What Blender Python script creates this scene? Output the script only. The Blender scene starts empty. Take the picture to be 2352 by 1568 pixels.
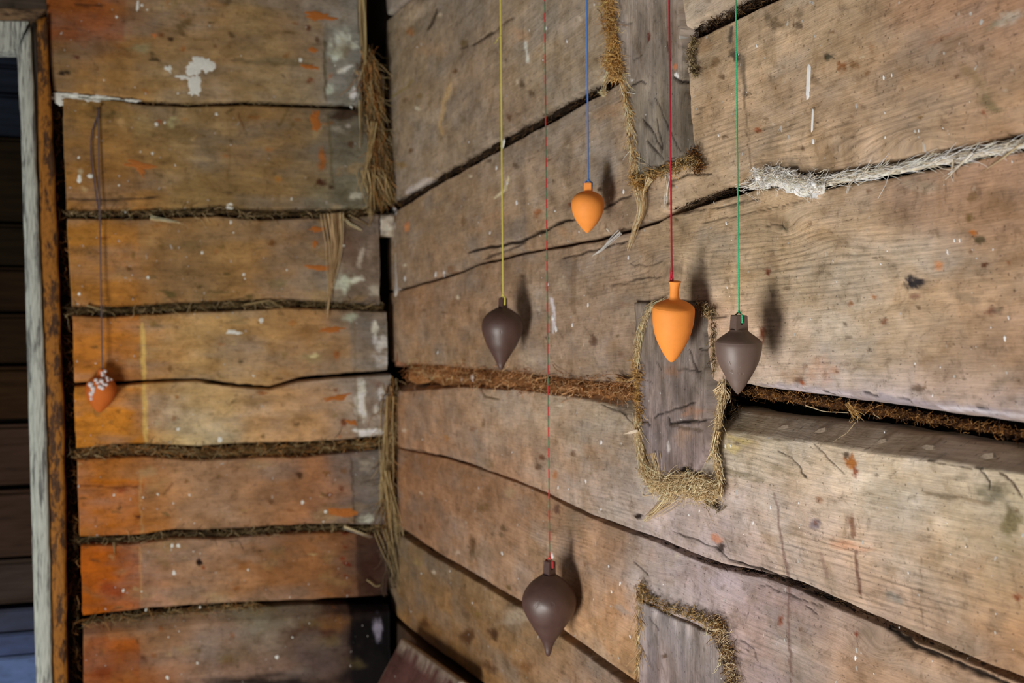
import bpy, bmesh, math, random
import numpy as np
from mathutils import Vector, Matrix

random.seed(7)
rng = np.random.default_rng(11)
scene = bpy.context.scene
COL = scene.collection

# ------------------------------------------------------------------ camera
W, H, FPX = 2352.0, 1568.0, 2600.0
CAM = np.array([-0.595, -2.544, 1.60])
TH, PITCH, ROLL = math.radians(18.9), math.radians(0.40), 0.0088
F0 = np.array([math.sin(TH), math.cos(TH), 0.0]); R0 = np.array([math.cos(TH), -math.sin(TH), 0.0])
ZU = np.array([0, 0, 1.0])
FW = F0 * math.cos(PITCH) + ZU * math.sin(PITCH)
U0 = np.cross(R0, FW)
RT = R0 * math.cos(ROLL) - U0 * math.sin(ROLL)
UP = U0 * math.cos(ROLL) + R0 * math.sin(ROLL)
cam_data = bpy.data.cameras.new('camera')
cam = bpy.data.objects.new('camera', cam_data); COL.objects.link(cam)
cam_data.sensor_width = 36.0
cam_data.lens = 36.0 * FPX / W
cam.matrix_world = Matrix(((RT[0], UP[0], -FW[0], CAM[0]), (RT[1], UP[1], -FW[1], CAM[1]),
                           (RT[2], UP[2], -FW[2], CAM[2]), (0, 0, 0, 1)))
cam_data.clip_start = 0.02
cam_data.dof.use_dof = True
cam_data.dof.focus_distance = 1.12
cam_data.dof.aperture_fstop = 8.5
scene.camera = cam

# ------------------------------------------------------------------ light, world, exposure
scene.view_settings.view_transform = 'Standard'
scene.view_settings.look = 'None'
scene.view_settings.gamma = 1.0
scene.view_settings.use_curve_mapping = False
scene.view_settings.exposure = 0.0
world = bpy.data.worlds.new('world'); scene.world = world
world.use_nodes = True
bgn = world.node_tree.nodes['Background']
bgn.inputs[0].default_value = (0.80, 0.88, 1.0, 1); bgn.inputs[1].default_value = 0.15

LPOS = np.array([-1.65, -2.15, 0.50]); LTGT = np.array([0.0, -1.0, 1.62]); LSIZE = (0.68, 0.70); LPOW = 46.5
def area_light(name, pos, tgt, size, power, color):
    ld = bpy.data.lights.new(name, 'AREA'); ld.shape = 'RECTANGLE'
    ld.size, ld.size_y = size; ld.energy = power; ld.color = color
    o = bpy.data.objects.new(name, ld); COL.objects.link(o)
    o.location = pos
    o.rotation_euler = (Vector(tgt) - Vector(pos)).to_track_quat('-Z', 'Y').to_euler()
    return o
area_light('low_opening_daylight', LPOS, LTGT, LSIZE, LPOW, (1.0, 0.965, 0.91))
# cool window of the next room, seen only by its light on that room's logs
area_light('next_room_window', (-1.35, 0.80, 0.22), (-0.95, 1.25, 0.50), (0.5, 0.3), 1.5, (0.50, 0.66, 1.0))

# ------------------------------------------------------------------ maths helpers
def ray(px, py):
    return FW + RT * ((px - W / 2) / FPX) + UP * ((H / 2 - py) / FPX)
def hit_r(px, py, d=0.0):          # right wall plane x=-d
    v = ray(px, py); t = (-d - CAM[0]) / v[0]; return CAM + v * t
def hit_l(px, py, d=0.0):          # left wall plane y=-d
    v = ray(px, py); t = (-d - CAM[1]) / v[1]; return CAM + v * t
def proj(P):
    q = P - CAM
    z = q @ FW
    return W / 2 + FPX * (q @ RT) / z, H / 2 - FPX * (q @ UP) / z
class Right:
    @staticmethod
    def to(px, py): p = hit_r(px, py); return -p[1], p[2]
    @staticmethod
    def P(s, z, d): return np.stack(np.broadcast_arrays(-d, -s, z), -1)
    n = np.array([-1.0, 0, 0])
class Left:
    @staticmethod
    def to(px, py): p = hit_l(px, py); return -p[0], p[2]
    @staticmethod
    def P(s, z, d): return np.stack(np.broadcast_arrays(-s, -d, z), -1)
    n = np.array([0, -1.0, 0])

TAB = rng.random((256, 256))
def vnoise(x, y, seed=0):
    x = np.asarray(x, float) + seed * 17.31; y = np.asarray(y, float) + seed * 7.77
    xi = np.floor(x).astype(int); yi = np.floor(y).astype(int)
    fx = x - xi; fy = y - yi
    fx = fx * fx * (3 - 2 * fx); fy = fy * fy * (3 - 2 * fy)
    a = TAB[xi & 255, yi & 255]; b = TAB[(xi + 1) & 255, yi & 255]
    c = TAB[xi & 255, (yi + 1) & 255]; d = TAB[(xi + 1) & 255, (yi + 1) & 255]
    return (a * (1 - fx) + b * fx) * (1 - fy) + (c * (1 - fx) + d * fx) * fy - 0.5
def fbm(x, y, seed=0, oct=4):
    r = 0; a = 1.0
    for k in range(oct):
        r = r + a * vnoise(np.asarray(x) * 2 ** k, np.asarray(y) * 2 ** k, seed + k * 3); a *= 0.5
    return r
def lin(c):
    c = np.asarray(c, float) / 255.0
    return np.where(c <= 0.04045, c / 12.92, ((c + 0.055) / 1.055) ** 2.4)
def sstep(a, b, x):
    t = np.clip((x - a) / (b - a), 0, 1); return t * t * (3 - 2 * t)

# daylight a surface point receives, used to turn the tones seen in the photo into reflectances
EK = 49.0 * 0.0285 * 2.05
def irr(P, n):
    L = LPOS - P; r = np.linalg.norm(L, axis=-1)
    return (0.98 if abs(n[1]) > .5 else 1.0) * (0.215 + EK * np.maximum((L @ n) / r, 0.02) / r ** 2)

# ------------------------------------------------------------------ scene helpers
def mesh_obj(name, mesh, parent=None, mat=None):
    o = bpy.data.objects.new(name, mesh); COL.objects.link(o)
    if mat: mesh.materials.append(mat)
    if parent: o.parent = parent
    return o
def struct(o): o['kind'] = 'structure'; return o
def stuff(o): o['kind'] = 'stuff'; return o
def tag(o, label, cat, group=None):
    o['label'] = label; o['category'] = cat
    if group: o['group'] = group
def build_mesh(name, V, Fq, smooth=True, attrs=None):
    me = bpy.data.meshes.new(name)
    V = np.asarray(V, np.float32).reshape(-1, 3)
    me.vertices.add(len(V)); me.vertices.foreach_set('co', V.ravel())
    Fq = np.asarray(Fq, np.int32); k = Fq.shape[1]
    me.loops.add(Fq.size); me.loops.foreach_set('vertex_index', Fq.ravel())
    me.polygons.add(len(Fq)); me.polygons.foreach_set('loop_start', np.arange(0, Fq.size, k, dtype=np.int32))
    me.polygons.foreach_set('use_smooth', np.full(len(Fq), smooth))
    if attrs:
        for an, (ty, data) in attrs.items():
            a = me.attributes.new(an, ty, 'POINT')
            a.data.foreach_set('color' if ty == 'FLOAT_COLOR' else 'vector', np.asarray(data, np.float32).ravel())
    me.update(calc_edges=True); me.validate()
    return me
def grid_faces(nr, nc, flip=False):
    i = np.arange(nr - 1)[:, None] * nc + np.arange(nc - 1)[None]
    q = np.stack([i, i + 1, i + nc + 1, i + nc], -1).reshape(-1, 4)
    return q[:, ::-1] if flip else q
def box_mesh(name, x0, x1, y0, y1, z0, z1, bev=0.0, seg=2):
    bm = bmesh.new(); bmesh.ops.create_cube(bm, size=1)
    for v in bm.verts:
        v.co = Vector((x0 + (v.co.x + .5) * (x1 - x0), y0 + (v.co.y + .5) * (y1 - y0), z0 + (v.co.z + .5) * (z1 - z0)))
    if bev: bmesh.ops.bevel(bm, geom=bm.edges[:], offset=bev, segments=seg, affect='EDGES')
    me = bpy.data.meshes.new(name); bm.to_mesh(me); bm.free(); return me

# ------------------------------------------------------------------ materials
def new_mat(name):
    m = bpy.data.materials.new(name); m.use_nodes = True
    nt = m.node_tree; b = nt.nodes['Principled BSDF']; return m, nt, b
def N(nt, ty, **kw):
    n = nt.nodes.new(ty)
    for k, v in kw.items():
        if k.startswith('i_'): n.inputs[int(k[2:])].default_value = v
        else: setattr(n, k, v)
    return n
def ramp(nt, src, stops):
    r = N(nt, 'ShaderNodeValToRGB')
    while len(r.color_ramp.elements) < len(stops): r.color_ramp.elements.new(0.5)
    for e, (p, c) in zip(r.color_ramp.elements, stops): e.position = p; e.color = (c, c, c, 1) if not hasattr(c, '__len__') else (*c, 1)
    nt.links.new(src, r.inputs[0]); return r.outputs[0]
def mulcol(nt, a, b, fac=1.0):
    m = N(nt, 'ShaderNodeMix', data_type='RGBA', blend_type='MULTIPLY')
    m.inputs[0].default_value = fac
    nt.links.new(a, m.inputs[6]); nt.links.new(b, m.inputs[7]); return m.outputs[2]

def wood_material():
    m, nt, b = new_mat('weathered_log_wood'); L = nt.links.new
    tint = N(nt, 'ShaderNodeAttribute', attribute_name='tint')
    guv = N(nt, 'ShaderNodeAttribute', attribute_name='guv')
    def noise(scale, det=4, rough=0.6, dist=0.0):
        mp = N(nt, 'ShaderNodeMapping'); mp.inputs['Scale'].default_value = scale
        L(guv.outputs['Vector'], mp.inputs['Vector'])
        n = N(nt, 'ShaderNodeTexNoise'); n.inputs['Scale'].default_value = 1
        n.inputs['Detail'].default_value = det; n.inputs['Roughness'].default_value = rough
        n.inputs['Distortion'].default_value = dist
        L(mp.outputs[0], n.inputs['Vector']); return n.outputs[0]
    fine = noise((36, 560, 1), 3, 0.7)
    mid = noise((9, 130, 1), 4, 0.6, 0.3)
    sepg = N(nt, 'ShaderNodeSeparateXYZ'); L(guv.outputs['Vector'], sepg.inputs[0])
    wob = noise((7, 60, 1), 3, 0.6)
    m1 = N(nt, 'ShaderNodeMath', operation='MULTIPLY'); m1.inputs[1].default_value = 1150; L(sepg.outputs[1], m1.inputs[0])
    m2 = N(nt, 'ShaderNodeMath', operation='MULTIPLY_ADD'); m2.inputs[1].default_value = 9.0; L(wob, m2.inputs[0]); L(m1.outputs[0], m2.inputs[2])
    m3 = N(nt, 'ShaderNodeMath', operation='SINE'); L(m2.outputs[0], m3.inputs[0])
    m4 = N(nt, 'ShaderNodeMath', operation='MULTIPLY_ADD'); m4.inputs[1].default_value = .30; m4.inputs[2].default_value = .15; L(m3.outputs[0], m4.inputs[0])
    m5 = N(nt, 'ShaderNodeMath', operation='ADD'); L(m4.outputs[0], m5.inputs[0]); L(noise((26, 160, 1), 3, 0.6), m5.inputs[1])
    ridge = m5.outputs[0]
    blot = noise((70, 85, 1), 8, 0.72, 0.5)
    blot2 = noise((20, 30, 1), 7, 0.70, 0.6)
    speck = noise((240, 300, 1), 2, 0.5)
    c = tint.outputs['Color']
    c = mulcol(nt, c, ramp(nt, fine, [(0.30, 0.72), (0.5, 1.0), (0.70, 1.14)]), 0.7)
    c = mulcol(nt, c, ramp(nt, mid, [(0.28, 0.76), (0.5, 1.0), (0.75, 1.10)]), 0.55)
    c = mulcol(nt, c, ramp(nt, blot, [(0.28, (0.50, 0.47, 0.43)), (0.46, (1, 1, 1)), (0.70, (1.20, 1.17, 1.14))]), 0.9)
    c = mulcol(nt, c, ramp(nt, blot2, [(0.30, (0.66, 0.60, 0.50)), (0.5, (1, 1, 1)), (0.68, (1.08, 1.12, 1.22))]), 0.8)
    c = mulcol(nt, c, ramp(nt, speck, [(0.27, 0.28), (0.35, 1.0)]), 0.7)
    # ridged late-wood lines where the attribute's alpha asks for them
    rl = ramp(nt, ridge, [(0.28, 0.52), (0.50, 0.95), (0.85, 1.14)])
    mx = N(nt, 'ShaderNodeMix', data_type='RGBA', blend_type='MULTIPLY')
    L(tint.outputs['Alpha'], mx.inputs[0]); L(c, mx.inputs[6]); L(rl, mx.inputs[7]); c = mx.outputs[2]
    # tiny flecks of limewash
    fl = ramp(nt, noise((150, 95, 1), 1, 0.4), [(0.765, 0.0), (0.79, 1.0)])
    mw = N(nt, 'ShaderNodeMix', data_type='RGBA'); L(fl, mw.inputs[0]); L(c, mw.inputs[6])
    mw.inputs[7].default_value = (0.50, 0.48, 0.45, 1); c = mw.outputs[2]
    L(c, b.inputs['Base Color'])
    b.inputs['Roughness'].default_value = 0.72
    b.inputs['Specular IOR Level'].default_value = 0.14
    bump = N(nt, 'ShaderNodeBump'); bump.inputs['Strength'].default_value = 0.55; bump.inputs['Distance'].default_value = 0.0012
    ad = N(nt, 'ShaderNodeMath', operation='ADD'); L(fine, ad.inputs[0]); L(mid, ad.inputs[1])
    ad2 = N(nt, 'ShaderNodeMath', operation='ADD'); L(ad.outputs[0], ad2.inputs[0]); L(blot, ad2.inputs[1])
    L(ad2.outputs[0], bump.inputs['Height']); L(bump.outputs[0], b.inputs['Normal'])
    return m
MWOOD = wood_material()

def fibre_material():
    m, nt, b = new_mat('dry_flax_fibre')
    t = N(nt, 'ShaderNodeAttribute', attribute_name='tint'); nt.links.new(t.outputs['Color'], b.inputs['Base Color'])
    b.inputs['Roughness'].default_value = 0.8; b.inputs['Specular IOR Level'].default_value = 0.15; return m
MFIB = fibre_material()
def plain(name, col, rough=0.7, spec=0.25, nscale=60, amt=0.25, bump=0.3, stretch=(1, 1, 1), bdist=0.001):
    m, nt, b = new_mat(name); L = nt.links.new
    tc = N(nt, 'ShaderNodeTexCoord'); mp = N(nt, 'ShaderNodeMapping'); mp.inputs['Scale'].default_value = stretch
    L(tc.outputs['Object'], mp.inputs[0])
    n = N(nt, 'ShaderNodeTexNoise'); n.inputs['Scale'].default_value = nscale; n.inputs['Detail'].default_value = 5
    n.inputs['Roughness'].default_value = 0.65
    L(mp.outputs[0], n.inputs['Vector'])
    rgb = N(nt, 'ShaderNodeRGB'); rgb.outputs[0].default_value = (*col, 1)
    L(mulcol(nt, rgb.outputs[0], ramp(nt, n.outputs[0], [(0.3, 1 - amt), (0.5, 1.0), (0.7, 1 + amt * .6)])), b.inputs['Base Color'])
    b.inputs['Roughness'].default_value = rough; b.inputs['Specular IOR Level'].default_value = spec
    if bump:
        bp = N(nt, 'ShaderNodeBump'); bp.inputs['Strength'].default_value = bump; bp.inputs['Distance'].default_value = bdist
        L(n.outputs[0], bp.inputs['Height']); L(bp.outputs[0], b.inputs['Normal'])
    return m
MDARK = plain('dark_void_timber', (0.010, 0.007, 0.005), 0.95, 0.05, bump=0)
MPAINT = plain('flaked_white_paint', (0.84, 0.86, 0.80), 0.75, 0.2, 500, 0.25, 0.3)
MPAINTB = plain('bright_white_paint', (0.86, 0.86, 0.86), 0.6, 0.3, 300, 0.08, 0.1)

# ------------------------------------------------------------------ wall marks (positions read on the photograph, laid on the wall surfaces)
def dist_poly(x, y, pts):
    pts = np.asarray(pts, float); best = np.full(x.shape, 1e9); tt = np.zeros(x.shape)
    nseg = len(pts) - 1
    for k in range(nseg):
        a = pts[k]; b = pts[k + 1]; ab = b - a; l2 = (ab ** 2).sum() + 1e-9
        t = np.clip(((x - a[0]) * ab[0] + (y - a[1]) * ab[1]) / l2, 0, 1)
        d = np.hypot(x - a[0] - t * ab[0], y - a[1] - t * ab[1])
        m = d < best; best = np.where(m, d, best); tt = np.where(m, (k + t) / nseg, tt)
    return best, tt

BLK = (22, 14, 10)
# cracks, streaks and some painted light and shade: (points, width px, depth m, colour, alpha)
LINES_R = [
 ([(1075, 578), (1130, 567), (1200, 553), (1240, 535), (1276, 517), (1322, 503)], 8, .010, BLK, .95),
 ([(1322, 503), (1391, 479), (1412, 466), (1455, 448)], 5, .006, BLK, .85),
 ([(1540, 420), (1583, 402), (1640, 402)], 4, .004, BLK, .8),
 ([(1110, 596), (1160, 576), (1210, 556)], 4, .004, BLK, .75),
 ([(1295, 593), (1345, 580), (1400, 565), (1440, 556)], 5, .006, BLK, .9),
 ([(1366, 550), (1417, 535), (1455, 525), (1511, 505)], 5, .006, BLK, .85),
 ([(1542, 494), (1620, 482), (1697, 469), (1745, 458)], 3, .003, BLK, .8),
 ([(1608, 515), (1700, 495), (1800, 474), (1850, 460)], 2.5, .002, BLK, .7),
 ([(1762, 520), (1800, 516), (1810, 530)], 3, .002, BLK, .7),
 ([(1405, 657), (1440, 652), (1470, 640), (1530, 637)], 4, .003, BLK, .75),
 ([(1452, 606), (1490, 612), (1530, 600)], 3, .002, BLK, .6),
 ([(1575, 700), (1610, 693), (1630, 692)], 6, .006, BLK, .9),
 ([(1634, 729), (1680, 726)], 3, .003, BLK, .85),
 ([(945, 1030), (1010, 1045), (1080, 1066)], 3, .002, BLK, .6),
 ([(1100, 888), (1118, 910), (1150, 915)], 5, .003, (70, 55, 35), .8),
 ([(1380, 930), (1425, 945), (1445, 965), (1460, 978)], 4, .003, BLK, .8),
 ([(1550, 1221), (1600, 1238), (1650, 1256), (1672, 1285)], 3, .003, BLK, .8),
 ([(1672, 1285), (1730, 1300), (1800, 1325), (1850, 1345)], 6, .008, BLK, .95),
 ([(1748, 1341), (1830, 1372), (1900, 1395)], 3, .003, BLK, .7),
 ([(1841, 1355), (1900, 1378), (1931, 1395)], 4, .004, BLK, .7),
 ([(2033, 1440), (2099, 1482), (2180, 1515), (2300, 1566), (2400, 1610)], 11, .006, BLK, .97),
 ([(1460, 1290), (1480, 1305), (1495, 1322)], 3, .002, BLK, .7),
 ([(1870, 1020), (1900, 1045), (1945, 1090)], 2.2, .002, (60, 50, 40), .8),
 ([(1790, 1035), (1820, 1050), (1845, 1075), (1860, 1100)], 2.6, .002, BLK, .8),
 ([(2250, 1080), (2275, 1105), (2280, 1125)], 3.5, .002, (35, 28, 16), .9),
 ([(2295, 1085), (2330, 1110), (2352, 1140)], 4, .002, (50, 30, 20), .85),
 ([(2130, 1060), (2200, 1072), (2260, 1078)], 3, .001, (50, 38, 22), .8),
 ([(1790, 1135), (1800, 1220), (1810, 1300), (1815, 1400), (1822, 1480), (1825, 1568)], 6, 0, (105, 80, 72), .75),
 ([(1965, 1188), (1970, 1235)], 17, 0, (115, 78, 58), .8),
 ([(1974, 1262), (1976, 1320), (1981, 1365)], 11, 0, (100, 68, 58), .85),
 ([(1892, 1270), (1905, 1330)], 8, 0, (135, 110, 100), .6),
 ([(2124, 1278), (2124, 1450)], 2.5, 0, (95, 75, 60), .6),
 ([(1717, 140), (1715, 190), (1722, 300), (1730, 390)], 5, 0, (95, 80, 62), .7),
 ([(1713, 130), (1716, 175), (1718, 225)], 16, 0, (92, 82, 70), .75),
 ([(1679, 60), (1680, 100)], 15, .004, (70, 64, 58), .9),
 ([(1608, 265), (1620, 260)], 3, 0, BLK, .6),
 ([(1325, 590), (1322, 640), (1325, 720)], 16, 0, (95, 75, 55), .55),
 ([(900, 20), (870, 60), (862, 110)], 8, 0, (150, 148, 140), .5),
 ([(1005, 20), (1000, 45), (985, 70)], 8, .005, (45, 36, 25), .85),
 ([(1140, 75), (1110, 95), (1090, 108)], 5, .004, BLK, .8),
 ([(1190, 40), (1160, 58), (1140, 75)], 4, .003, (60, 48, 35), .7),
 ([(1060, 115), (1080, 105)], 5, .003, (50, 40, 30), .8),
 ([(905, 225), (930, 205), (950, 185)], 6, 0, (105, 92, 50), .7),
 ([(1040, 190), (1022, 240), (1015, 285), (1022, 310)], 14, 0, (165, 140, 100), .6),
 ([(1213, 95), (1216, 145)], 10, 0, (205, 195, 185), .7),
 ([(985, 410), (930, 445)], 14, 0, (165, 160, 158), .6),
 ([(1270, 684), (1278, 720), (1275, 765)], 8, 0, (190, 185, 190), .75),
 ([(1175, 405), (1165, 435), (1140, 455)], 6, 0, (190, 180, 150), .7),
 ([(1480, 1340), (1520, 1395)], 4, .003, BLK, .6),
 ([(1710, 1470), (1740, 1490), (1748, 1520)], 4, .003, BLK, .7),
 ([(1855, 1395), (1880, 1410)], 4, .003, BLK, .8),
 ([(1395, 400), (1400, 380), (1398, 430)], 12, 0, (110, 90, 60), .5),  # painted cast shadow of the blue-string bob
]
# stains and some painted shade: (x, y, rx, ry, angle deg, colour, alpha, softness 0..1)
LINES_R += [([(1740, 884), (1900, 902), (2100, 926), (2250, 944), (2352, 956), (2420, 966)], 30, 0, (138, 128, 132), .8), ([(1760, 886), (1850, 898), (1950, 908)], 9, 0, (188, 176, 178), .6), ([(2150, 934), (2250, 946), (2352, 960)], 12, 0, (192, 186, 194), .7), ([(1888, 898), (1906, 906)], 8, .004, BLK, .9), ([(1985, 900), (2015, 908)], 8, .004, BLK, .85), ([(2060, 914), (2090, 920)], 5, .003, BLK, .8), ([(2240, 934), (2270, 938)], 7, .004, BLK, .85), ([(1700, 1000), (1730, 1006), (1790, 1012)], 8, 0, (120, 108, 86), .6)]  # pale rim bands paint the light on the upper log's lower chamfer
STAINS_SHADE_R = [
 (2110, 650, 25, 17, 0, (45, 42, 46), .95, .35), (2112, 680, 14, 6, 0, (120, 85, 70), .7, .6),
 (1910, 132, 15, 10, -15, (60, 56, 44), .9, .5), (1942, 152, 12, 14, 0, (110, 62, 20), .8, .6), (1970, 148, 12, 14, 0, (110, 75, 40), .7, .6),
 (1695, 128, 14, 16, 0, (62, 56, 46), .9, .4), (1785, 57, 20, 14, -20, (95, 80, 62), .7, .6), (1764, 38, 10, 14, 0, (85, 74, 60), .7, .6),
 (1840, 60, 10, 8, 0, (60, 48, 35), .7, .5), (1842, 35, 14, 16, 0, (105, 90, 75), .6, .6),
 (1650, 145, 16, 10, -30, (95, 72, 45), .7, .5), (1608, 160, 14, 7, -20, (70, 45, 22), .8, .5),
 (1747, 298, 8, 9, 0, (125, 62, 25), .8, .4), (1665, 178, 8, 6, 0, (60, 40, 25), .7, .4),
 (1772, 622, 8, 12, 0, (95, 42, 20), .85, .4), (1760, 765, 9, 22, 5, (105, 48, 25), .9, .4), (1775, 770, 14, 40, 0, (110, 100, 82), .55, .8),
 (2272, 608, 9, 8, 0, (75, 38, 18), .85, .4), (2325, 602, 8, 7, 0, (115, 65, 30), .7, .5), (2258, 552, 18, 10, -10, (72, 62, 42), .85, .5),
 (2243, 535, 10, 8, 0, (165, 95, 30), .8, .5), (2235, 500, 10, 9, 0, (100, 80, 40), .8, .5), (2240, 452, 14, 12, 0, (110, 85, 55), .7, .5),
 (2165, 610, 14, 10, 0, (190, 120, 65), .7, .6), (2040, 738, 8, 8, 0, (130, 65, 35), .8, .5), (2038, 742, 18, 14, 0, (120, 105, 85), .5, .8),
 (2285, 714, 14, 10, 0, (105, 62, 45), .8, .5), (2300, 712, 16, 8, 0, (110, 95, 80), .6, .7), (1965, 697, 7, 7, 0, (125, 72, 25), .8, .5),
 (2018, 682, 7, 7, 0, (130, 75, 30), .8, .5), (1960, 773, 10, 6, -20, (110, 95, 80), .7, .5), (1868, 515, 5, 5, 0, (85, 50, 20), .7, .4),
 (1810, 520, 13, 14, 0, (105, 95, 75), .8, .5), (2300, 460, 40, 30, 0, (125, 100, 75), .5, .9),
 (2110, 892, 16, 9, 10, (85, 65, 50), .75, .5), (1838, 872, 16, 9, 5, (75, 52, 42), .8, .6), (1842, 880, 6, 6, 0, (150, 75, 35), .8, .5),
 (1926, 853, 5, 4, 0, BLK, .8, .4), (1890, 850, 40, 30, 0, (165, 115, 80), .5, .9), (2130, 820, 20, 30, 20, (130, 105, 80), .55, .8),
 (2265, 1460, 1, 1, 0, BLK, 0, .5),
 (1960, 1060, 12, 20, -20, (165, 100, 35), .9, .4), (1970, 1085, 7, 14, 0, (125, 60, 25), .85, .5), (1945, 1045, 10, 8, 30, (60, 42, 25), .8, .5),
 (1882, 1202, 13, 14, 0, (110, 98, 105), .8, .4), (1882, 1200, 6, 7, 0, (110, 75, 62), .8, .5), (1960, 1195, 10, 24, 0, (125, 95, 80), .5, .7),
 (1890, 1145, 9, 10, 0, (135, 92, 62), .7, .5), (2060, 1372, 22, 16, 30, (125, 120, 110), .75, .7), (2050, 1365, 10, 10, 0, (90, 88, 80), .6, .7),
 (1798, 1422, 7, 12, 0, (115, 55, 20), .85, .5), (1972, 1455, 6, 7, 0, (120, 45, 22), .9, .3), (1950, 1250, 60, 12, 12, (190, 130, 95), .55, .8),
 (2290, 1130, 50, 24, 15, (105, 98, 78), .75, .7), (2330, 1200, 30, 40, 0, (105, 95, 62), .8, .7), (2180, 1140, 50, 7, 12, (115, 100, 80), .7, .6),
 (2250, 1150, 60, 6, 14, (120, 100, 75), .6, .6), (2345, 1370, 14, 9, 20, (120, 60, 30), .8, .5), (2330, 1260, 30, 20, 0, (135, 118, 85), .5, .8),
 (1660, 1258, 12, 13, 0, (45, 32, 26), .9, .5), (1650, 1235, 14, 12, 0, (175, 110, 75), .7, .5), (1470, 1185, 12, 8, 20, (35, 24, 20), .95, .35),
 (1555, 1300, 30, 25, 0, (160, 150, 150), .5, .6), (1530, 1285, 26, 30, 0, (150, 138, 130), .5, .7), (1700, 1010, 40, 10, 15, (185, 165, 95), .55, .8),
 (1710, 1090, 60, 10, 15, (115, 105, 85), .7, .6), (1690, 1030, 20, 12, 0, (205, 185, 105), .6, .5), (1800, 1075, 60, 8, 22, (135, 122, 98), .6, .7),
 (1368, 785, 9, 13, 0, (75, 52, 38), .85, .5), (1290, 830, 14, 8, 0, (115, 95, 75), .6, .5), (1430, 810, 10, 10, 0, (95, 70, 52), .6, .6),
 (1400, 390, 10, 30, 3, (75, 58, 22), .5, .8), (1190, 380, 8, 8, 0, (70, 55, 35), .7, .5), (1203, 195, 9, 9, 0, (75, 62, 45), .85, .5),  # first entry: blue-string bob's shadow put into the wall colour
 (1221, 213, 8, 8, 0, (75, 62, 45), .85, .5), (1070, 100, 10, 10, 0, (80, 66, 42), .8, .5), (1050, 163, 6, 7, 0, (75, 50, 25), .8, .5),
 (1170, 270, 7, 9, 0, (75, 52, 35), .8, .5), (945, 72, 12, 10, 0, (135, 88, 50), .8, .5), (968, 220, 8, 9, 0, (95, 78, 42), .8, .5), (947, 346, 8, 8, 0, (85, 62, 35), .8, .5),
 (1065, 275, 8, 10, 0, (90, 78, 60), .7, .6), (925, 380, 14, 8, 0, (120, 95, 50), .6, .6), (955, 60, 20, 24, 0, (90, 82, 62), .5, .8),
 (1240, 490, 14, 8, -35, (120, 72, 35), .75, .5), (1315, 470, 6, 5, 0, (110, 60, 40), .8, .4), (1385, 435, 5, 6, 0, (55, 40, 30), .9, .4), (938, 520, 6, 10, 0, (190, 110, 60), .75, .5),
 (1068, 508, 6, 14, 0, (90, 68, 45), .7, .6), (1035, 620, 7, 14, 20, (100, 72, 45), .7, .5), (1040, 742, 16, 10, 0, (95, 75, 45), .6, .7), (1262, 775, 5, 5, 0, (75, 55, 45), .8, .4),
 (1248, 1048, 9, 8, 0, (85, 55, 38), .85, .5), (1322, 1040, 8, 8, 0, (100, 75, 58), .85, .5), (1242, 1072, 13, 9, 10, (80, 60, 45), .85, .5), (1280, 1090, 5, 12, 8, (150, 100, 65), .8, .5),
 (1130, 1065, 9, 13, 0, (105, 85, 60), .8, .5), (1090, 985, 9, 9, 0, (110, 78, 52), .7, .5), (1115, 975, 4, 16, 0, (95, 72, 48), .7, .4), (1115, 1168, 22, 14, 30, (95, 72, 45), .75, .6),
 (1172, 1130, 14, 15, 0, (130, 110, 85), .5, .4), (1172, 1132, 7, 8, 0, (145, 122, 95), .6, .5), (1280, 1170, 9, 14, 0, (75, 50, 40), .85, .5), (1030, 1005, 6, 9, 0, (140, 100, 60), .7, .5),
 (1090, 1255, 9, 30, 0, (75, 52, 30), .8, .5), (1160, 1212, 8, 10, 0, (85, 65, 45), .8, .5), (970, 1213, 6, 9, 0, (95, 65, 42), .8, .5), (1170, 1348, 8, 8, 0, (90, 72, 40), .8, .5),
 (1080, 1460, 16, 20, 20, (62, 38, 20), .85, .6), (1140, 1452, 14, 22, -10, (58, 36, 22), .85, .6), (980, 1430, 16, 12, 20, (60, 36, 18), .8, .7), (1130, 1530, 20, 14, 30, (70, 42, 20), .8, .6),
 (1210, 1530, 25, 18, 0, (95, 58, 22), .7, .8), (1100, 1410, 14, 8, 0, (105, 85, 45), .6, .6), (960, 1290, 14, 10, 40, (125, 108, 72), .6, .6),
 (1300, 1430, 8, 8, 0, (100, 80, 58), .8, .5), (1420, 1400, 36, 60, 20, (175, 130, 88), .5, .9), (1435, 1400, 20, 10, 30, (145, 130, 120), .7, .4),
 (1440, 700, 14, 8, 0, (120, 95, 75), .6, .6), (1310, 745, 40, 14, 0, (145, 122, 102), .5, .8), (1605, 620, 22, 50, 10, (140, 125, 98), .4, .9),  # last entry: olive patch painting the red-string bob's shadow
 (1530, 590, 60, 18, 8, (120, 105, 92), .5, .8), (1550, 615, 22, 20, 0, (115, 98, 85), .7, .6), (1545, 640, 60, 10, 0, (150, 128, 108), .4, .8),
 (2280, 235, 40, 18, 50, (100, 92, 66), .65, .8), (2250, 180, 40, 14, 40, (120, 100, 72), .6, .8), (2320, 45, 40, 14, -25, (165, 158, 145), .6, .7), (2290, 60, 30, 9, -25, (105, 98, 72), .6, .7),
 (2180, 85, 70, 8, -25, (130, 90, 65), .5, .8), (2265, 260, 6, 8, 0, (120, 60, 30), .8, .5), (2010, 110, 8, 12, 0, (130, 95, 65), .7, .5), (2000, 170, 6, 10, 10, (115, 85, 58), .7, .5),
 (2120, 270, 6, 5, 0, (95, 72, 35), .8, .4), (2100, 290, 10, 8, 0, (120, 105, 90), .5, .7), (1880, 185, 14, 10, 45, (115, 95, 72), .7, .5), (1990, 245, 12, 4, 40, (120, 98, 78), .7, .5),
]
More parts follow.
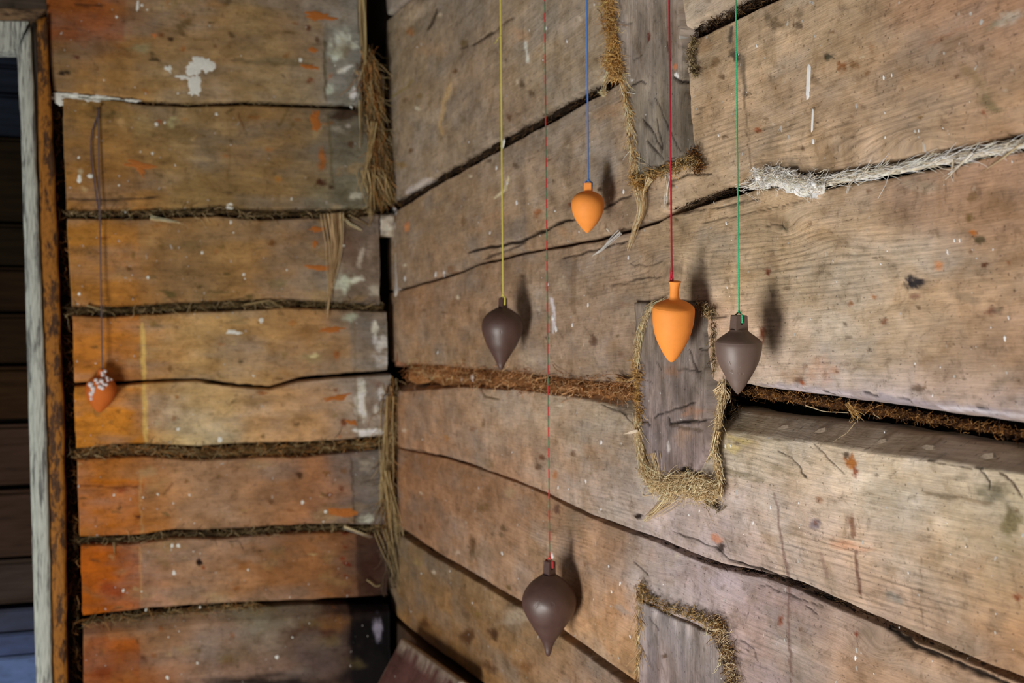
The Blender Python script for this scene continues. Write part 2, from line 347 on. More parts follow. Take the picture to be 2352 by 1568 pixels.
KNOTS_R = [(1545, 600, 60, 30, -.010), (1760, 400, 60, 26, -.006), (1810, 525, 40, 28, .006), (1172, 1130, 40, 28, .006), (1265, 1190, 70, 50, .010), (1590, 1320, 70, 35, -.006),
           (1260, 590, 60, 30, .006), (2030, 1480, 50, 40, .008), (2330, 1520, 70, 50, -.010), (1900, 360, 90, 30, .006), (2120, 320, 80, 30, -.006), (1920, 560, 60, 30, -.004)]
RIDGE_R = [(1850, 320, 260, 60, .8), (2100, 250, 150, 60, .5), (1830, 590, 250, 110, .75), (1480, 620, 140, 60, .6), (2050, 560, 160, 60, .5), (1900, 1260, 160, 60, .8), (2100, 1360, 200, 80, .8), (1800, 1330, 90, 50, .6),
           (1420, 1170, 90, 60, .5), (1290, 1230, 120, 60, .5), (1700, 1060, 100, 60, .6), (2000, 1150, 300, 60, .25), (1750, 1480, 150, 60, .5), (1620, 330, 60, 60, .6), (1900, 830, 160, 50, .4), (1770, 760, 60, 80, .4), (1250, 100, 90, 90, .3)]

LINES_L = [
 ([(155, 458), (250, 459), (300, 456), (370, 454)], 4, .006, BLK, .85),
 ([(175, 1112), (250, 1118), (330, 1115)], 5, .003, (95, 50, 15), .7),
 ([(470, 878), (540, 884), (580, 886)], 7, .008, BLK, .9),
 ([(530, 138), (600, 142), (720, 150)], 8, .003, (70, 62, 42), .6),
 ([(440, 92), (500, 90)], 4, 0, (85, 65, 35), .7),
 ([(170, 10), (240, 14)], 7, .003, (50, 28, 14), .85),
 ([(548, 260), (560, 300)], 7, 0, (75, 50, 28), .7),
 ([(665, 245), (645, 285)], 4, .003, (75, 58, 30), .7),
 ([(745, 90), (748, 240)], 7, 0, (62, 58, 42), .8), ([(752, 250), (765, 430)], 7, 0, (70, 64, 45), .7),
 ([(812, 730), (822, 1000)], 5, 0, (95, 82, 62), .6), ([(805, 1050), (815, 1200)], 6, 0, (62, 48, 36), .7),
 ([(328, 740), (330, 860), (334, 1015)], 14, 0, (178, 150, 85), .85),
 ([(322, 1090), (326, 1235)], 6, 0, (160, 128, 85), .5), ([(322, 1255), (324, 1380)], 6, 0, (165, 130, 88), .5),
 ([(530, 330), (520, 420)], 3, 0, (85, 65, 35), .5), ([(395, 1110), (375, 1135)], 5, 0, (80, 48, 22), .7),
 ([(340, 455), (352, 452)], 4, 0, BLK, .5),
]
STAINS_SHADE_L = [
 (228, 60, 60, 40, 0, (116, 62, 26), .6, .8), (160, 70, 50, 30, 0, (100, 52, 20), .6, .8), (146, 168, 16, 6, 0, (25, 18, 10), .95, .4), (176, 132, 7, 5, 0, (62, 30, 18), .9, .4), (222, 158, 6, 4, 0, (85, 55, 28), .8, .5),
 (353, 138, 16, 4, 0, (35, 26, 14), .9, .4), (350, 124, 7, 5, 0, (62, 50, 28), .8, .5), (392, 90, 7, 7, 0, (38, 24, 14), .9, .4), (370, 83, 8, 5, 0, (85, 48, 20), .8, .5), (355, 82, 7, 4, 0, (180, 100, 45), .7, .5),
 (420, 60, 26, 12, -25, (75, 60, 35), .75, .6), (420, 80, 14, 6, 20, (70, 52, 28), .8, .5), (430, 50, 10, 8, 0, (80, 62, 36), .7, .5), (582, 66, 10, 5, 0, (78, 55, 26), .8, .5), (495, 107, 5, 5, 0, (85, 60, 32), .8, .5),
 (320, 110, 30, 12, 0, (110, 105, 78), .6, .7), (520, 8, 12, 8, 0, (60, 48, 28), .8, .5), (405, 8, 8, 8, 0, (70, 58, 30), .8, .5), (386, 10, 5, 16, 0, (105, 62, 22), .7, .6), (570, 190, 50, 10, 5, (90, 76, 52), .6, .7),
 (660, 75, 18, 6, 5, (75, 58, 32), .8, .5), (708, 65, 7, 8, 0, (70, 42, 24), .85, .5), (728, 92, 10, 6, 20, (60, 40, 22), .8, .5), (658, 128, 9, 9, 0, (95, 65, 28), .8, .5), (650, 140, 60, 7, 3, (85, 76, 55), .65, .6), (712, 185, 10, 6, 0, (85, 48, 26), .8, .5),
 (258, 258, 10, 6, 0, (70, 58, 32), .8, .5), (280, 280, 10, 12, 0, (145, 118, 78), .6, .6), (330, 285, 30, 30, 10, (125, 108, 70), .5, .8), (395, 285, 13, 17, 10, (140, 135, 100), .75, .5), (400, 255, 5, 14, 20, (65, 55, 38), .7, .5),
 (425, 275, 10, 6, 0, (135, 95, 48), .6, .6), (365, 280, 6, 6, 0, (110, 62, 35), .8, .5), (640, 287, 6, 6, 0, (80, 65, 32), .8, .5), (672, 287, 7, 6, 0, (80, 65, 32), .8, .5), (550, 245, 24, 10, 10, (120, 95, 62), .6, .6),
 (540, 360, 60, 30, 0, (120, 95, 65), .4, .9), (380, 370, 20, 10, 0, (90, 72, 42), .6, .7),
 (735, 420, 14, 10, 0, (50, 24, 12), .9, .5), (762, 430, 8, 5, 0, (40, 24, 14), .85, .5), (738, 360, 9, 22, 0, (125, 72, 22), .7, .6), (738, 380, 10, 12, 0, (110, 62, 22), .7, .6), (805, 332, 7, 8, 0, (60, 42, 28), .85, .5), (640, 412, 10, 8, 0, (120, 78, 25), .7, .6),
 (295, 617, 8, 7, 0, (72, 48, 18), .85, .5), (352, 636, 9, 6, 0, (88, 72, 45), .8, .5), (306, 585, 5, 10, 0, (95, 72, 35), .8, .5), (372, 566, 10, 10, 0, (85, 65, 32), .7, .6), (510, 566, 8, 8, 0, (85, 68, 32), .7, .6), (458, 658, 9, 5, -15, (65, 52, 28), .85, .5),
 (520, 630, 8, 5, 0, (72, 58, 30), .8, .5), (500, 670, 26, 6, 0, (72, 62, 35), .7, .6), (390, 675, 22, 8, 25, (70, 60, 30), .8, .6), (575, 682, 14, 8, -20, (65, 55, 28), .8, .6), (640, 650, 40, 14, 0, (100, 92, 62), .5, .8), (625, 557, 12, 8, 0, (85, 52, 22), .75, .5),
 (353, 745, 8, 10, 0, (110, 88, 48), .8, .5), (405, 752, 4, 4, 0, (95, 70, 42), .7, .5), (540, 740, 26, 8, 0, (95, 88, 62), .5, .8), (672, 742, 10, 8, 0, (130, 82, 32), .6, .6), (775, 815, 8, 10, 0, (125, 72, 30), .7, .6), (392, 846, 6, 7, 0, (92, 65, 35), .85, .5),
 (555, 830, 8, 4, 0, (70, 60, 40), .9, .4), (716, 822, 34, 10, 0, (120, 105, 72), .7, .6), (720, 815, 14, 6, 0, (185, 175, 130), .6, .6), (652, 812, 8, 10, 0, (115, 95, 60), .7, .6),
 (272, 944, 6, 5, 0, (115, 72, 20), .8, .5), (398, 960, 5, 6, 0, (110, 78, 50), .8, .5), (405, 910, 5, 6, 0, (130, 90, 42), .8, .5), (682, 975, 7, 6, 0, (85, 65, 40), .85, .5), (640, 870, 12, 4, 0, (80, 58, 30), .7, .5), (770, 895, 10, 7, -20, (95, 58, 28), .8, .5), (790, 970, 12, 9, -20, (85, 45, 22), .9, .5), (768, 955, 8, 7, 0, (105, 90, 55), .7, .5),
 (540, 990, 14, 4, 0, (110, 95, 62), .7, .5), (360, 975, 8, 16, 0, (140, 128, 98), .6, .7),
 (318, 1186, 8, 5, 0, (65, 25, 10), .9, .4), (280, 1125, 20, 8, 0, (120, 48, 10), .7, .7), (688, 1090, 8, 9, 0, (55, 34, 20), .9, .4), (625, 1152, 9, 8, 0, (85, 58, 35), .8, .5), (784, 1124, 9, 8, 0, (80, 36, 16), .9, .5), (755, 1136, 9, 6, 0, (95, 50, 24), .8, .5), (750, 1085, 10, 8, 0, (95, 62, 25), .7, .6), (790, 1080, 8, 8, 0, (90, 58, 25), .7, .6), (665, 1172, 8, 4, 0, (100, 60, 32), .7, .5),
 (458, 1290, 9, 9, 0, (25, 12, 8), .97, .3), (466, 1302, 5, 7, 0, (110, 55, 22), .8, .5), (380, 1295, 10, 14, 0, (115, 90, 62), .6, .7), (560, 1295, 20, 14, 0, (120, 72, 22), .6, .8), (250, 1350, 40, 14, 20, (120, 45, 8), .7, .8), (620, 1320, 50, 22, 20, (112, 72, 38), .6, .8),
 (794, 1224, 10, 6, 0, (80, 25, 10), .85, .5), (792, 1256, 8, 7, 0, (75, 30, 12), .85, .5), (786, 1282, 8, 5, 0, (95, 38, 15), .8, .5), (796, 1294, 12, 5, 20, (85, 30, 12), .85, .5), (795, 1322, 6, 6, 0, (90, 42, 18), .8, .5), (798, 1362, 9, 6, 0, (70, 32, 16), .85, .5),
 (592, 1470, 12, 5, 0, (55, 32, 18), .9, .5), (525, 1513, 13, 10, 0, (85, 42, 18), .8, .6), (330, 1512, 10, 8, 0, (75, 42, 22), .8, .5), (420, 1490, 36, 8, -20, (130, 115, 95), .5, .7), (440, 1510, 30, 7, -10, (75, 58, 40), .6, .7), (250, 1545, 40, 16, 0, (100, 40, 10), .7, .8),
 (700, 1440, 60, 20, -20, (58, 30, 16), .8, .8), (880, 1470, 70, 90, 0, (5, 3, 4), .98, .5), (870, 1380, 60, 14, 0, (10, 6, 6), .97, .5), (850, 1545, 60, 60, 0, (14, 10, 11), .95, .5), (760, 1440, 40, 30, 0, (52, 22, 10), .8, .7), (850, 1310, 26, 50, 0, (45, 26, 18), .85, .6),  # near-black ellipses paint the bottom corner's shade into the logs
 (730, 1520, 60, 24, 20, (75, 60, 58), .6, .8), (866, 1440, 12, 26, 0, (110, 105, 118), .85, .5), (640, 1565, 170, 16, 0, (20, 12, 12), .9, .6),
 (780, 95, 22, 26, 20, (165, 172, 162), .7, .7), (770, 125, 22, 14, 0, (160, 170, 160), .8, .6), (812, 105, 12, 10, 0, (165, 170, 160), .6, .6), (795, 158, 22, 5, -25, (175, 175, 165), .75, .5), (757, 205, 12, 10, 0, (150, 160, 150), .8, .5), (785, 175, 34, 12, 0, (85, 84, 80), .6, .7), (810, 215, 10, 13, 0, (200, 205, 195), .9, .4),
 (800, 262, 54, 20, 0, (42, 28, 18), .85, .6), (775, 300, 26, 8, 10, (125, 120, 110), .6, .6), (800, 290, 8, 6, 0, (145, 140, 135), .6, .6), (815, 450, 16, 10, 0, (150, 148, 135), .7, .6),
 (790, 648, 22, 22, 0, (155, 162, 145), .8, .6), (822, 640, 14, 10, 0, (165, 168, 155), .75, .5), (828, 590, 8, 26, 5, (150, 142, 130), .7, .6), (850, 580, 12, 40, 0, (125, 112, 100), .5, .7), (800, 570, 30, 34, 0, (75, 56, 44), .6, .8), (860, 665, 20, 12, 0, (150, 145, 130), .6, .6),
 (860, 755, 10, 18, 0, (175, 175, 165), .85, .5), (805, 730, 18, 10, 0, (135, 142, 125), .7, .6), (875, 790, 20, 18, 10, (165, 165, 162), .8, .5), (880, 825, 24, 18, 0, (155, 152, 150), .7, .6), (820, 780, 14, 40, 0, (105, 95, 85), .5, .7),
 (828, 920, 14, 45, 0, (185, 188, 178), .88, .5), (876, 905, 16, 16, -40, (165, 165, 165), .8, .5), (862, 945, 7, 18, 0, (180, 180, 175), .8, .5), (846, 992, 34, 9, 0, (205, 210, 198), .92, .4), (866, 880, 14, 8, 0, (105, 82, 70), .7, .6), (855, 930, 14, 30, 0, (105, 92, 80), .6, .7),
 (840, 1065, 26, 16, 0, (135, 128, 115), .6, .7), (845, 1115, 24, 24, 0, (100, 92, 84), .6, .7), (842, 1190, 20, 9, 0, (150, 152, 140), .8, .5),
 (185, 400, 6, 14, 0, (165, 165, 140), .5, .6),
]
KNOTS_L = [(455, 80, 60, 40, .01), (400, 285, 60, 40, .01), (620, 300, 60, 40, -.01), (550, 600, 60, 30, .008), (700, 820, 60, 30, .006)]
RIDGE_L = [(400, 60, 300, 80, .25), (300, 980, 300, 60, .15)]

rs = random.Random(5)
for _ in range(260):
    STAINS_SHADE_R.append((rs.uniform(930, 2345), rs.uniform(0, 1560), rs.uniform(3, 9), rs.uniform(2, 6), rs.uniform(-40, 40), rs.choice([(80, 62, 42), (62, 48, 34), (110, 92, 70), (98, 70, 46), (70, 58, 40), (185, 172, 152)]), rs.uniform(.35, .8), .5))
for _ in range(90):
    STAINS_SHADE_R.append((rs.uniform(930, 2345), rs.uniform(0, 1560), rs.uniform(20, 60), rs.uniform(8, 26), rs.uniform(-40, 40), rs.choice([(120, 100, 76), (112, 98, 80), (150, 118, 88), (165, 150, 130), (135, 110, 84)]), rs.uniform(.25, .5), .8))
for _ in range(150):
    STAINS_SHADE_L.append((rs.uniform(140, 830), rs.uniform(0, 1560), rs.uniform(4, 14), rs.uniform(2, 6), rs.choice([0, rs.uniform(-50, 50)]), rs.choice([(70, 56, 30), (55, 42, 24), (88, 72, 42), (95, 62, 28), (150, 128, 88), (120, 70, 28)]), rs.uniform(.35, .8), .5))
for _ in range(90):
    STAINS_SHADE_L.append((rs.uniform(140, 830), rs.uniform(0, 1560), rs.uniform(18, 50), rs.uniform(8, 24), rs.choice([0, rs.uniform(-50, 50)]), rs.choice([(96, 82, 52), (84, 70, 44), (128, 104, 66), (118, 84, 44), (138, 118, 84)]), rs.uniform(.25, .5), .8))
# tones seen on each log (x, y, sRGB)
TONE_R = {
 0: [(880, 20, 120, 110, 100), (930, 5, 125, 112, 98)],
 1: [(950, 150, 118, 103, 80), (1050, 100, 112, 97, 80), (1150, 150, 128, 108, 86), (1000, 300, 125, 108, 85), (950, 400, 122, 107, 90), (1250, 60, 132, 114, 92), (1300, 150, 137, 120, 97), (1100, 250, 128, 107, 86), (1380, 120, 130, 113, 93), (1640, 40, 160, 140, 115), (1700, 5, 150, 130, 110)],
 2: [(1000, 500, 120, 98, 75), (1050, 460, 130, 108, 80), (1150, 400, 128, 107, 86), (1250, 350, 138, 118, 97), (1300, 300, 134, 115, 94), (1250, 450, 132, 110, 87), (1100, 520, 122, 96, 72), (1400, 330, 132, 112, 92), (1650, 130, 150, 128, 100), (1700, 250, 162, 134, 104), (1800, 150, 165, 138, 108), (1900, 100, 157, 132, 102), (2000, 200, 162, 134, 106), (2100, 150, 153, 123, 94), (2200, 100, 155, 122, 95), (2300, 200, 140, 115, 90), (2150, 280, 160, 135, 108), (1650, 330, 160, 135, 105), (1800, 330, 155, 130, 102), (2250, 60, 155, 115, 85), (2000, 350, 158, 132, 105), (2300, 290, 165, 125, 90)],
 3: [(1000, 700, 130, 98, 70), (1000, 800, 128, 102, 75), (1100, 640, 126, 100, 74), (1200, 620, 132, 107, 84), (1300, 700, 140, 115, 92), (1400, 620, 137, 114, 92), (1400, 760, 137, 114, 94), (1450, 820, 132, 110, 90), (1600, 560, 155, 130, 100), (1700, 600, 165, 140, 108), (1800, 560, 170, 145, 112), (1900, 500, 165, 138, 108), (2000, 600, 175, 148, 115), (2100, 750, 180, 152, 120), (2200, 650, 175, 142, 108), (2300, 500, 155, 120, 90), (2300, 750, 170, 135, 105), (2000, 800, 185, 162, 135), (1800, 830, 180, 158, 130), (2200, 850, 165, 135, 105), (2330, 880, 150, 118, 90), (1650, 800, 172, 142, 117), (2100, 450, 152, 122, 97), (2250, 420, 147, 114, 90), (1850, 890, 165, 150, 150), (2100, 928, 160, 148, 150), (2330, 958, 170, 160, 165)],
 4: [(980, 950, 132, 97, 67), (1100, 950, 150, 125, 100), (1200, 960, 157, 134, 110), (1050, 1020, 136, 99, 71), (1200, 1040, 152, 112, 82), (1300, 1050, 157, 122, 92), (1350, 980, 157, 140, 117), (1420, 1100, 157, 140, 127), (1420, 1180, 152, 134, 120), (1750, 1050, 170, 155, 130), (1900, 1100, 185, 165, 140), (2050, 1100, 190, 172, 148), (2200, 1130, 190, 172, 148), (2300, 1180, 165, 150, 120), (1750, 1150, 177, 150, 134), (1900, 1220, 182, 152, 127), (2050, 1280, 182, 152, 124), (2200, 1250, 187, 160, 130), (2300, 1350, 172, 142, 107), (1680, 1230, 167, 147, 140), (1800, 1270, 172, 147, 127), (2000, 1360, 167, 140, 120), (2150, 1430, 167, 140, 117), (2330, 1450, 167, 122, 82), (1600, 1200, 167, 152, 152)],
 5: [(1000, 1130, 125, 88, 58), (1050, 1200, 132, 97, 70), (1150, 1150, 137, 102, 74), (1250, 1250, 152, 117, 87), (1100, 1280, 132, 102, 77), (1200, 1330, 142, 112, 87), (1350, 1300, 157, 120, 90), (1400, 1400, 167, 127, 90), (1430, 1500, 162, 122, 82), (1550, 1330, 167, 147, 144), (1620, 1370, 167, 152, 154), (1700, 1420, 160, 137, 134), (1800, 1450, 157, 130, 120), (1900, 1500, 162, 130, 107), (2000, 1540, 167, 132, 102), (2100, 1550, 167, 132, 102), (1750, 1540, 152, 132, 127)],
 6: [(960, 1300, 112, 92, 65), (1000, 1380, 117, 84, 46), (1050, 1450, 108, 72, 31), (1100, 1500, 108, 72, 31), (1150, 1430, 127, 97, 62), (1250, 1500, 137, 102, 62), (1300, 1550, 142, 107, 72), (1350, 1560, 147, 122, 107), (1200, 1400, 140, 118, 92)],
 7: [(960, 1560, 60, 42, 28)],
}
TONE_L = {
 0: [(150, 50, 112, 62, 25), (230, 60, 125, 66, 25), (330, 60, 115, 88, 55), (450, 80, 127, 100, 67), (600, 60, 107, 87, 56), (700, 100, 112, 87, 61), (250, 130, 115, 90, 50), (400, 150, 122, 100, 66), (550, 160, 112, 90, 61), (650, 190, 127, 107, 73), (200, 190, 125, 90, 50), (160, 130, 98, 80, 43), (780, 100, 105, 103, 95), (800, 200, 105, 103, 96)],
 1: [(200, 300, 116, 86, 45), (300, 300, 114, 90, 55), (400, 280, 112, 92, 60), (500, 330, 116, 93, 60), (600, 300, 107, 82, 49), (680, 350, 107, 84, 51), (200, 420, 127, 87, 39), (300, 420, 122, 87, 46), (450, 420, 114, 92, 56), (600, 430, 110, 87, 53), (780, 330, 88, 82, 70), (800, 430, 92, 87, 67)],
 2: [(220, 560, 132, 92, 36), (270, 620, 147, 97, 41), (330, 560, 122, 92, 56), (420, 600, 117, 92, 61), (550, 580, 127, 97, 56), (650, 620, 122, 92, 59), (220, 660, 132, 90, 41), (820, 600, 88, 70, 56), (800, 660, 115, 110, 95), (860, 640, 102, 92, 80)],
 3: [(230, 780, 150, 98, 45), (295, 800, 147, 94, 36), (360, 790, 148, 118, 76), (500, 800, 147, 117, 74), (620, 780, 142, 110, 70), (720, 790, 132, 97, 60), (850, 790, 102, 94, 84), (750, 840, 137, 107, 67)],
 4: [(230, 960, 160, 105, 38), (295, 980, 165, 108, 40), (370, 960, 160, 127, 82), (500, 960, 160, 128, 85), (620, 970, 160, 125, 85), (720, 960, 150, 115, 78), (860, 950, 120, 112, 102), (450, 1010, 165, 155, 115)],
 5: [(250, 1130, 152, 87, 19), (300, 1180, 152, 90, 19), (365, 1130, 142, 109, 78), (500, 1150, 137, 107, 80), (600, 1130, 132, 97, 67), (720, 1150, 132, 87, 52), (840, 1130, 94, 87, 80)],
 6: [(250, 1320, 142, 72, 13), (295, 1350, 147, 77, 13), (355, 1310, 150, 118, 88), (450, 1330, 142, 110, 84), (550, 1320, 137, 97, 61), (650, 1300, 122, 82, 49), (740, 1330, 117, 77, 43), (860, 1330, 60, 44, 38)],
 7: [(250, 1500, 150, 80, 16), (300, 1540, 135, 70, 16), (370, 1480, 136, 105, 78), (500, 1500, 130, 102, 84), (650, 1500, 108, 85, 72), (750, 1480, 70, 48, 36), (860, 1480, 30, 22, 22), (300, 1425, 105, 98, 75), (600, 1405, 110, 105, 85)],  # darkest point carries the corner's shade in its tone
}

def tones(px, py, pts, sx=85, sy=60, right=True):
    acc = np.zeros(px.shape + (3,)); w = np.zeros(px.shape)
    wx = px + 60 * vnoise(px / 50, py / 40, 5); wy = py + 40 * vnoise(px / 45, py / 40, 9)
    for x, y, r, g, b in pts:
        k = np.exp(-(((wx - x) / sx) ** 2 + ((wy - y) / sy) ** 2) * 0.5) + 1e-7 / (1 + ((px - x) / 100) ** 2 + ((py - y) / 100) ** 2)
        if right: m = .3 * r + .6 * g + .1 * b; r, g, b = m + (r - m) * .86, m + (g - m) * .86, m + (b - m) * .86
        else: r, g = r * .965, g * .98
        acc += k[..., None] * lin((r, g, b)); w += k
    return acc / w[..., None]

RECTS_L = [  # x0, x1 (top), x0, x1 (bottom), y0, y1, colour, alpha : sharp edged tones of old covering strips; the last paints corner shade
 (100, 290, 100, 286, -20, 96, (108, 58, 22), .75), (150, 318, 160, 322, 505, 706, (138, 90, 32), .45), (160, 322, 165, 326, 722, 876, (148, 92, 30), .85), (165, 326, 172, 332, 888, 1036, (160, 102, 30), .9),
 (172, 330, 178, 326, 1100, 1236, (150, 84, 12), .92), (180, 326, 186, 322, 1254, 1416, (142, 72, 8), .95), (186, 322, 190, 322, 1462, 1580, (132, 66, 10), .9),
 (744, 900, 750, 900, 60, 242, (92, 92, 86), .65), (756, 900, 766, 900, 252, 480, (82, 80, 70), .6), (780, 900, 790, 900, 505, 700, (78, 62, 50), .55), (800, 900, 806, 900, 716, 850, (96, 88, 78), .7), (806, 900, 816, 900, 866, 1008, (112, 102, 92), .75), (800, 900, 812, 900, 1050, 1206, (90, 84, 78), .85), (815, 900, 820, 900, 1222, 1378, (42, 26, 18), .85), (800, 930, 812, 930, 1386, 1600, (5, 3, 4), .97)]  # last strip: shade of the bottom corner put into the colour
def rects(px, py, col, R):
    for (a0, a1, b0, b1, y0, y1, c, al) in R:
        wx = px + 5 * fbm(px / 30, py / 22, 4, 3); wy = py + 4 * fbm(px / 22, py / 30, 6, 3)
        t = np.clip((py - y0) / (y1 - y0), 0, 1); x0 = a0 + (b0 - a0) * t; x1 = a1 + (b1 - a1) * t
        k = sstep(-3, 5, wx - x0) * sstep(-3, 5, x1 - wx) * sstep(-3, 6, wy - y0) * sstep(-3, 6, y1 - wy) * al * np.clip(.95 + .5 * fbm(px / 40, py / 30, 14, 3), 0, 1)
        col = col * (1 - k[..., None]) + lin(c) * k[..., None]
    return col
def paint(px, py, col, lines, stains, P0, n):
    """lay stains, cracks and painted light or shade over the base tone; returns reflectance and carve depth"""
    E = irr(P0, n)[..., None]
    col = col / E
    carve = np.zeros(px.shape)
    for (x, y, rx, ry, an, c, a, so) in stains:
        R = max(rx, ry) * 1.7
        m = (abs(px - x) < R) & (abs(py - y) < R)
        if not m.any(): continue
        qx, qy = px[m] - x, py[m] - y; ca, sa = math.cos(math.radians(an)), math.sin(math.radians(an))
        u = (qx * ca + qy * sa) / rx; v = (-qx * sa + qy * ca) / ry
        rr = np.hypot(u, v) + 0.85 * fbm(px[m] / (3 + rx * .40), py[m] / (3 + ry * .40), 3, 4)
        so = min(so + .12, 1.0); k = (min(a * 1.04, 1) * (1 - sstep(1 - so * .95, 1 + so * .35, rr)))[:, None]
        col[m] = col[m] * (1 - k) + lin(c) / E[m] * k
    for (pts, w, dep, c, a) in lines:
        p = np.asarray(pts, float)
        m = (px > p[:, 0].min() - w - 5) & (px < p[:, 0].max() + w + 5) & (py > p[:, 1].min() - w - 5) & (py < p[:, 1].max() + w + 5)
        if not m.any(): continue
        jx = px[m] + 5 * vnoise(px[m] / 16, py[m] / 16, 21); jy = py[m] + 5 * vnoise(px[m] / 16, py[m] / 16, 31)
        d, t = dist_poly(jx, jy, pts)
        ww = w * 0.5 * (0.75 + 0.7 * vnoise(px[m] / 18, py[m] / 60, 8)) * np.clip(np.minimum(t, 1 - t) * 8 + .35, 0, 1) + .3
        k = (1 - sstep(ww * .6, ww * 1.25 + .8, d)) * a
        col[m] = col[m] * (1 - k[:, None]) + lin(c) / E[m] * k[:, None]
        carve[m] = np.maximum(carve[m], dep * .4 * k)
    return np.clip(col, 0.002, 0.85), carve

def poly_z(wall, pts):
    q = sorted(wall.to(x, y) for x, y in pts)
    s = np.array([a for a, _ in q]); z = np.array([b for _, b in q])
    return lambda S: np.interp(S, s, z)

def make_log(parent, wall, S, zt, zft, zfb, zb, tone, lines, stains, knots, ridges, seed, nface=90, bulge=.004, cdt=.02, cdb=.02, jit=.0012, amp=.0009, cut=None, thick=.07, linear=False):
    nS = len(S)
    j = lambda k, f, a: a * fbm(S * f, np.full(nS, seed * 3.3 + k), seed + k, 4)
    zt = zt + j(1, 26, jit * 2); zb = zb + j(2, 26, jit * 2)
    zft = np.minimum(zft + j(3, 18, jit * 2), zt - .0005); zfb = np.maximum(zfb + j(4, 18, jit * 2), zb + .0005)
    nch = 7
    rz, rd = [], []
    rz.append(zt - 0 * S); rd.append(np.full(nS, -thick))
    for k in range(nch):
        a = k / nch * math.pi / 2
        q1, q2 = (k / nch, k / nch) if linear else (1 - math.cos(a), math.sin(a)); rz.append(zt + (zft - zt) * q1); rd.append(np.full(nS, -cdt * (1 - q2)))
    for w in np.linspace(0, 1, nface):
        rz.append(zft + (zfb - zft) * w); rd.append(np.full(nS, bulge * (1 - abs(2 * w - 1) ** 3)))
    for k in range(nch - 1, -1, -1):
        a = k / nch * math.pi / 2
        rz.append(zb + (zfb - zb) * (1 - math.cos(a))); rd.append(np.full(nS, -cdb * (1 - math.sin(a))))
    rz.append(zb - 0 * S); rd.append(np.full(nS, -thick))
    Z = np.array(rz); D = np.array(rd); SS = np.broadcast_to(S, Z.shape).copy()
    if cut is not None: SS = SS + cut(Z, SS)
    P0 = wall.P(SS, Z, np.zeros_like(Z)); px, py = proj(P0)
    warp = .008 * fbm(SS * 3.2, Z * 16, seed, 3)
    for (x, y, rx, ry, a) in knots:
        q = ((px - x) / rx) ** 2 + ((py - y) / ry) ** 2
        warp = warp + a * 1.6 * np.exp(-q)
    g = Z + warp
    inner = (D > -cdt * .9).astype(float)
    D = D + amp * (fbm(SS * 7, g * 60, seed + 5, 4) + .9 * fbm(SS * 2.2, g * 14, seed + 2, 2)) * inner
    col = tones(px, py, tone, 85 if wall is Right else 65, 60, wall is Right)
    bl = fbm(SS * 16, g * 34, seed + 40, 5); b2 = fbm(SS * 40, Z * 50, seed + 60, 4)
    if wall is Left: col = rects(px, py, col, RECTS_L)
    lum = col @ np.array([.3, .6, .1])
    gm = np.clip(.06 + .6 * fbm(SS * 9, Z * 24, seed + 70, 4), 0, .4)[..., None]
    col = col * (1 - gm) + (lum[..., None] * np.array([1.02, 1.0, .93])) * gm * .96
    col = col * np.exp(.34 * bl + .22 * b2)[..., None]
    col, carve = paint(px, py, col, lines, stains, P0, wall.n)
    # random small knots and nail holes
    D = D - carve
    rid = np.zeros_like(Z)
    for (x, y, rx, ry, a) in ridges: rid = np.maximum(rid, a * np.exp(-(((px - x) / rx) ** 2 + ((py - y) / ry) ** 2)))
    D[0] = D[-1] = -thick
    P = wall.P(SS, Z, D)
    rgba = np.concatenate([col, rid[..., None]], -1)
    along = SS; guv = np.stack([along, g, np.full_like(g, seed * 1.7)], -1)
    me = build_mesh('log', P.reshape(-1, 3), grid_faces(*Z.shape, flip=(wall is Left)), True,
                    {'tint': ('FLOAT_COLOR', rgba), 'guv': ('FLOAT_VECTOR', guv)})
    return mesh_obj('log', me, parent, MWOOD)

# ------------------------------------------------------------------ RIGHT WALL
wall_right = struct(mesh_obj('wall_right', box_mesh('wall_right', 0.055, 0.16, -3.3, 0.30, 0.0, 2.62), None, MDARK))
colsx = np.concatenate([np.arange(880, 2480, 4.0)])
S_R = np.array([Right.to(x, 800)[0] for x in np.arange(912, 2480, 4.0)])
S_R = np.concatenate([[-.30, -.25, -.2, -.16, -.12, -.09, -.06, -.04, -.02, 0], S_R[S_R > .012], np.linspace(S_R[-1] + .04, 3.2, 22)])
S_R = np.unique(S_R)
def J(lst, up):   # joint centre line with thickness -> upper or lower edge
    return [(x, y - t / 2 if up else y + t / 2) for x, y, t in lst]
J0 = [(845, 82, 8), (870, 56, 9), (905, 27, 10), (940, -4, 10)]
J1 = [(905, 474, 24), (930, 460, 22), (1000, 415, 20), (1100, 358, 22), (1200, 300, 25), (1300, 246, 27), (1400, 190, 24), (1500, 130, 20), (1600, 68, 30), (1700, 18, 32), (1790, -22, 30)]
J2 = [(935, 660, 3), (1040, 629, 3), (1100, 606, 2), (1200, 581, 2), (1300, 562, 2.4), (1366, 550, 3), (1417, 535, 4), (1455, 525, 5), (1511, 505, 6), (1544, 482, 11), (1583, 469, 17), (1659, 443, 18), (1736, 421, 18), (1830, 415, 30), (1900, 413, 26), (2050, 388, 26), (2200, 360, 28), (2352, 325, 30), (2450, 305, 28)]
J3ub = [(930, 836), (1100, 850), (1300, 872), (1450, 888), (1660, 880), (1750, 893), (1900, 914), (2100, 942), (2352, 977)]
J3uf = [(930, 826), (1100, 838), (1300, 860), (1450, 875), (1660, 866), (1750, 873), (1900, 891), (2100, 914), (2352, 940)]
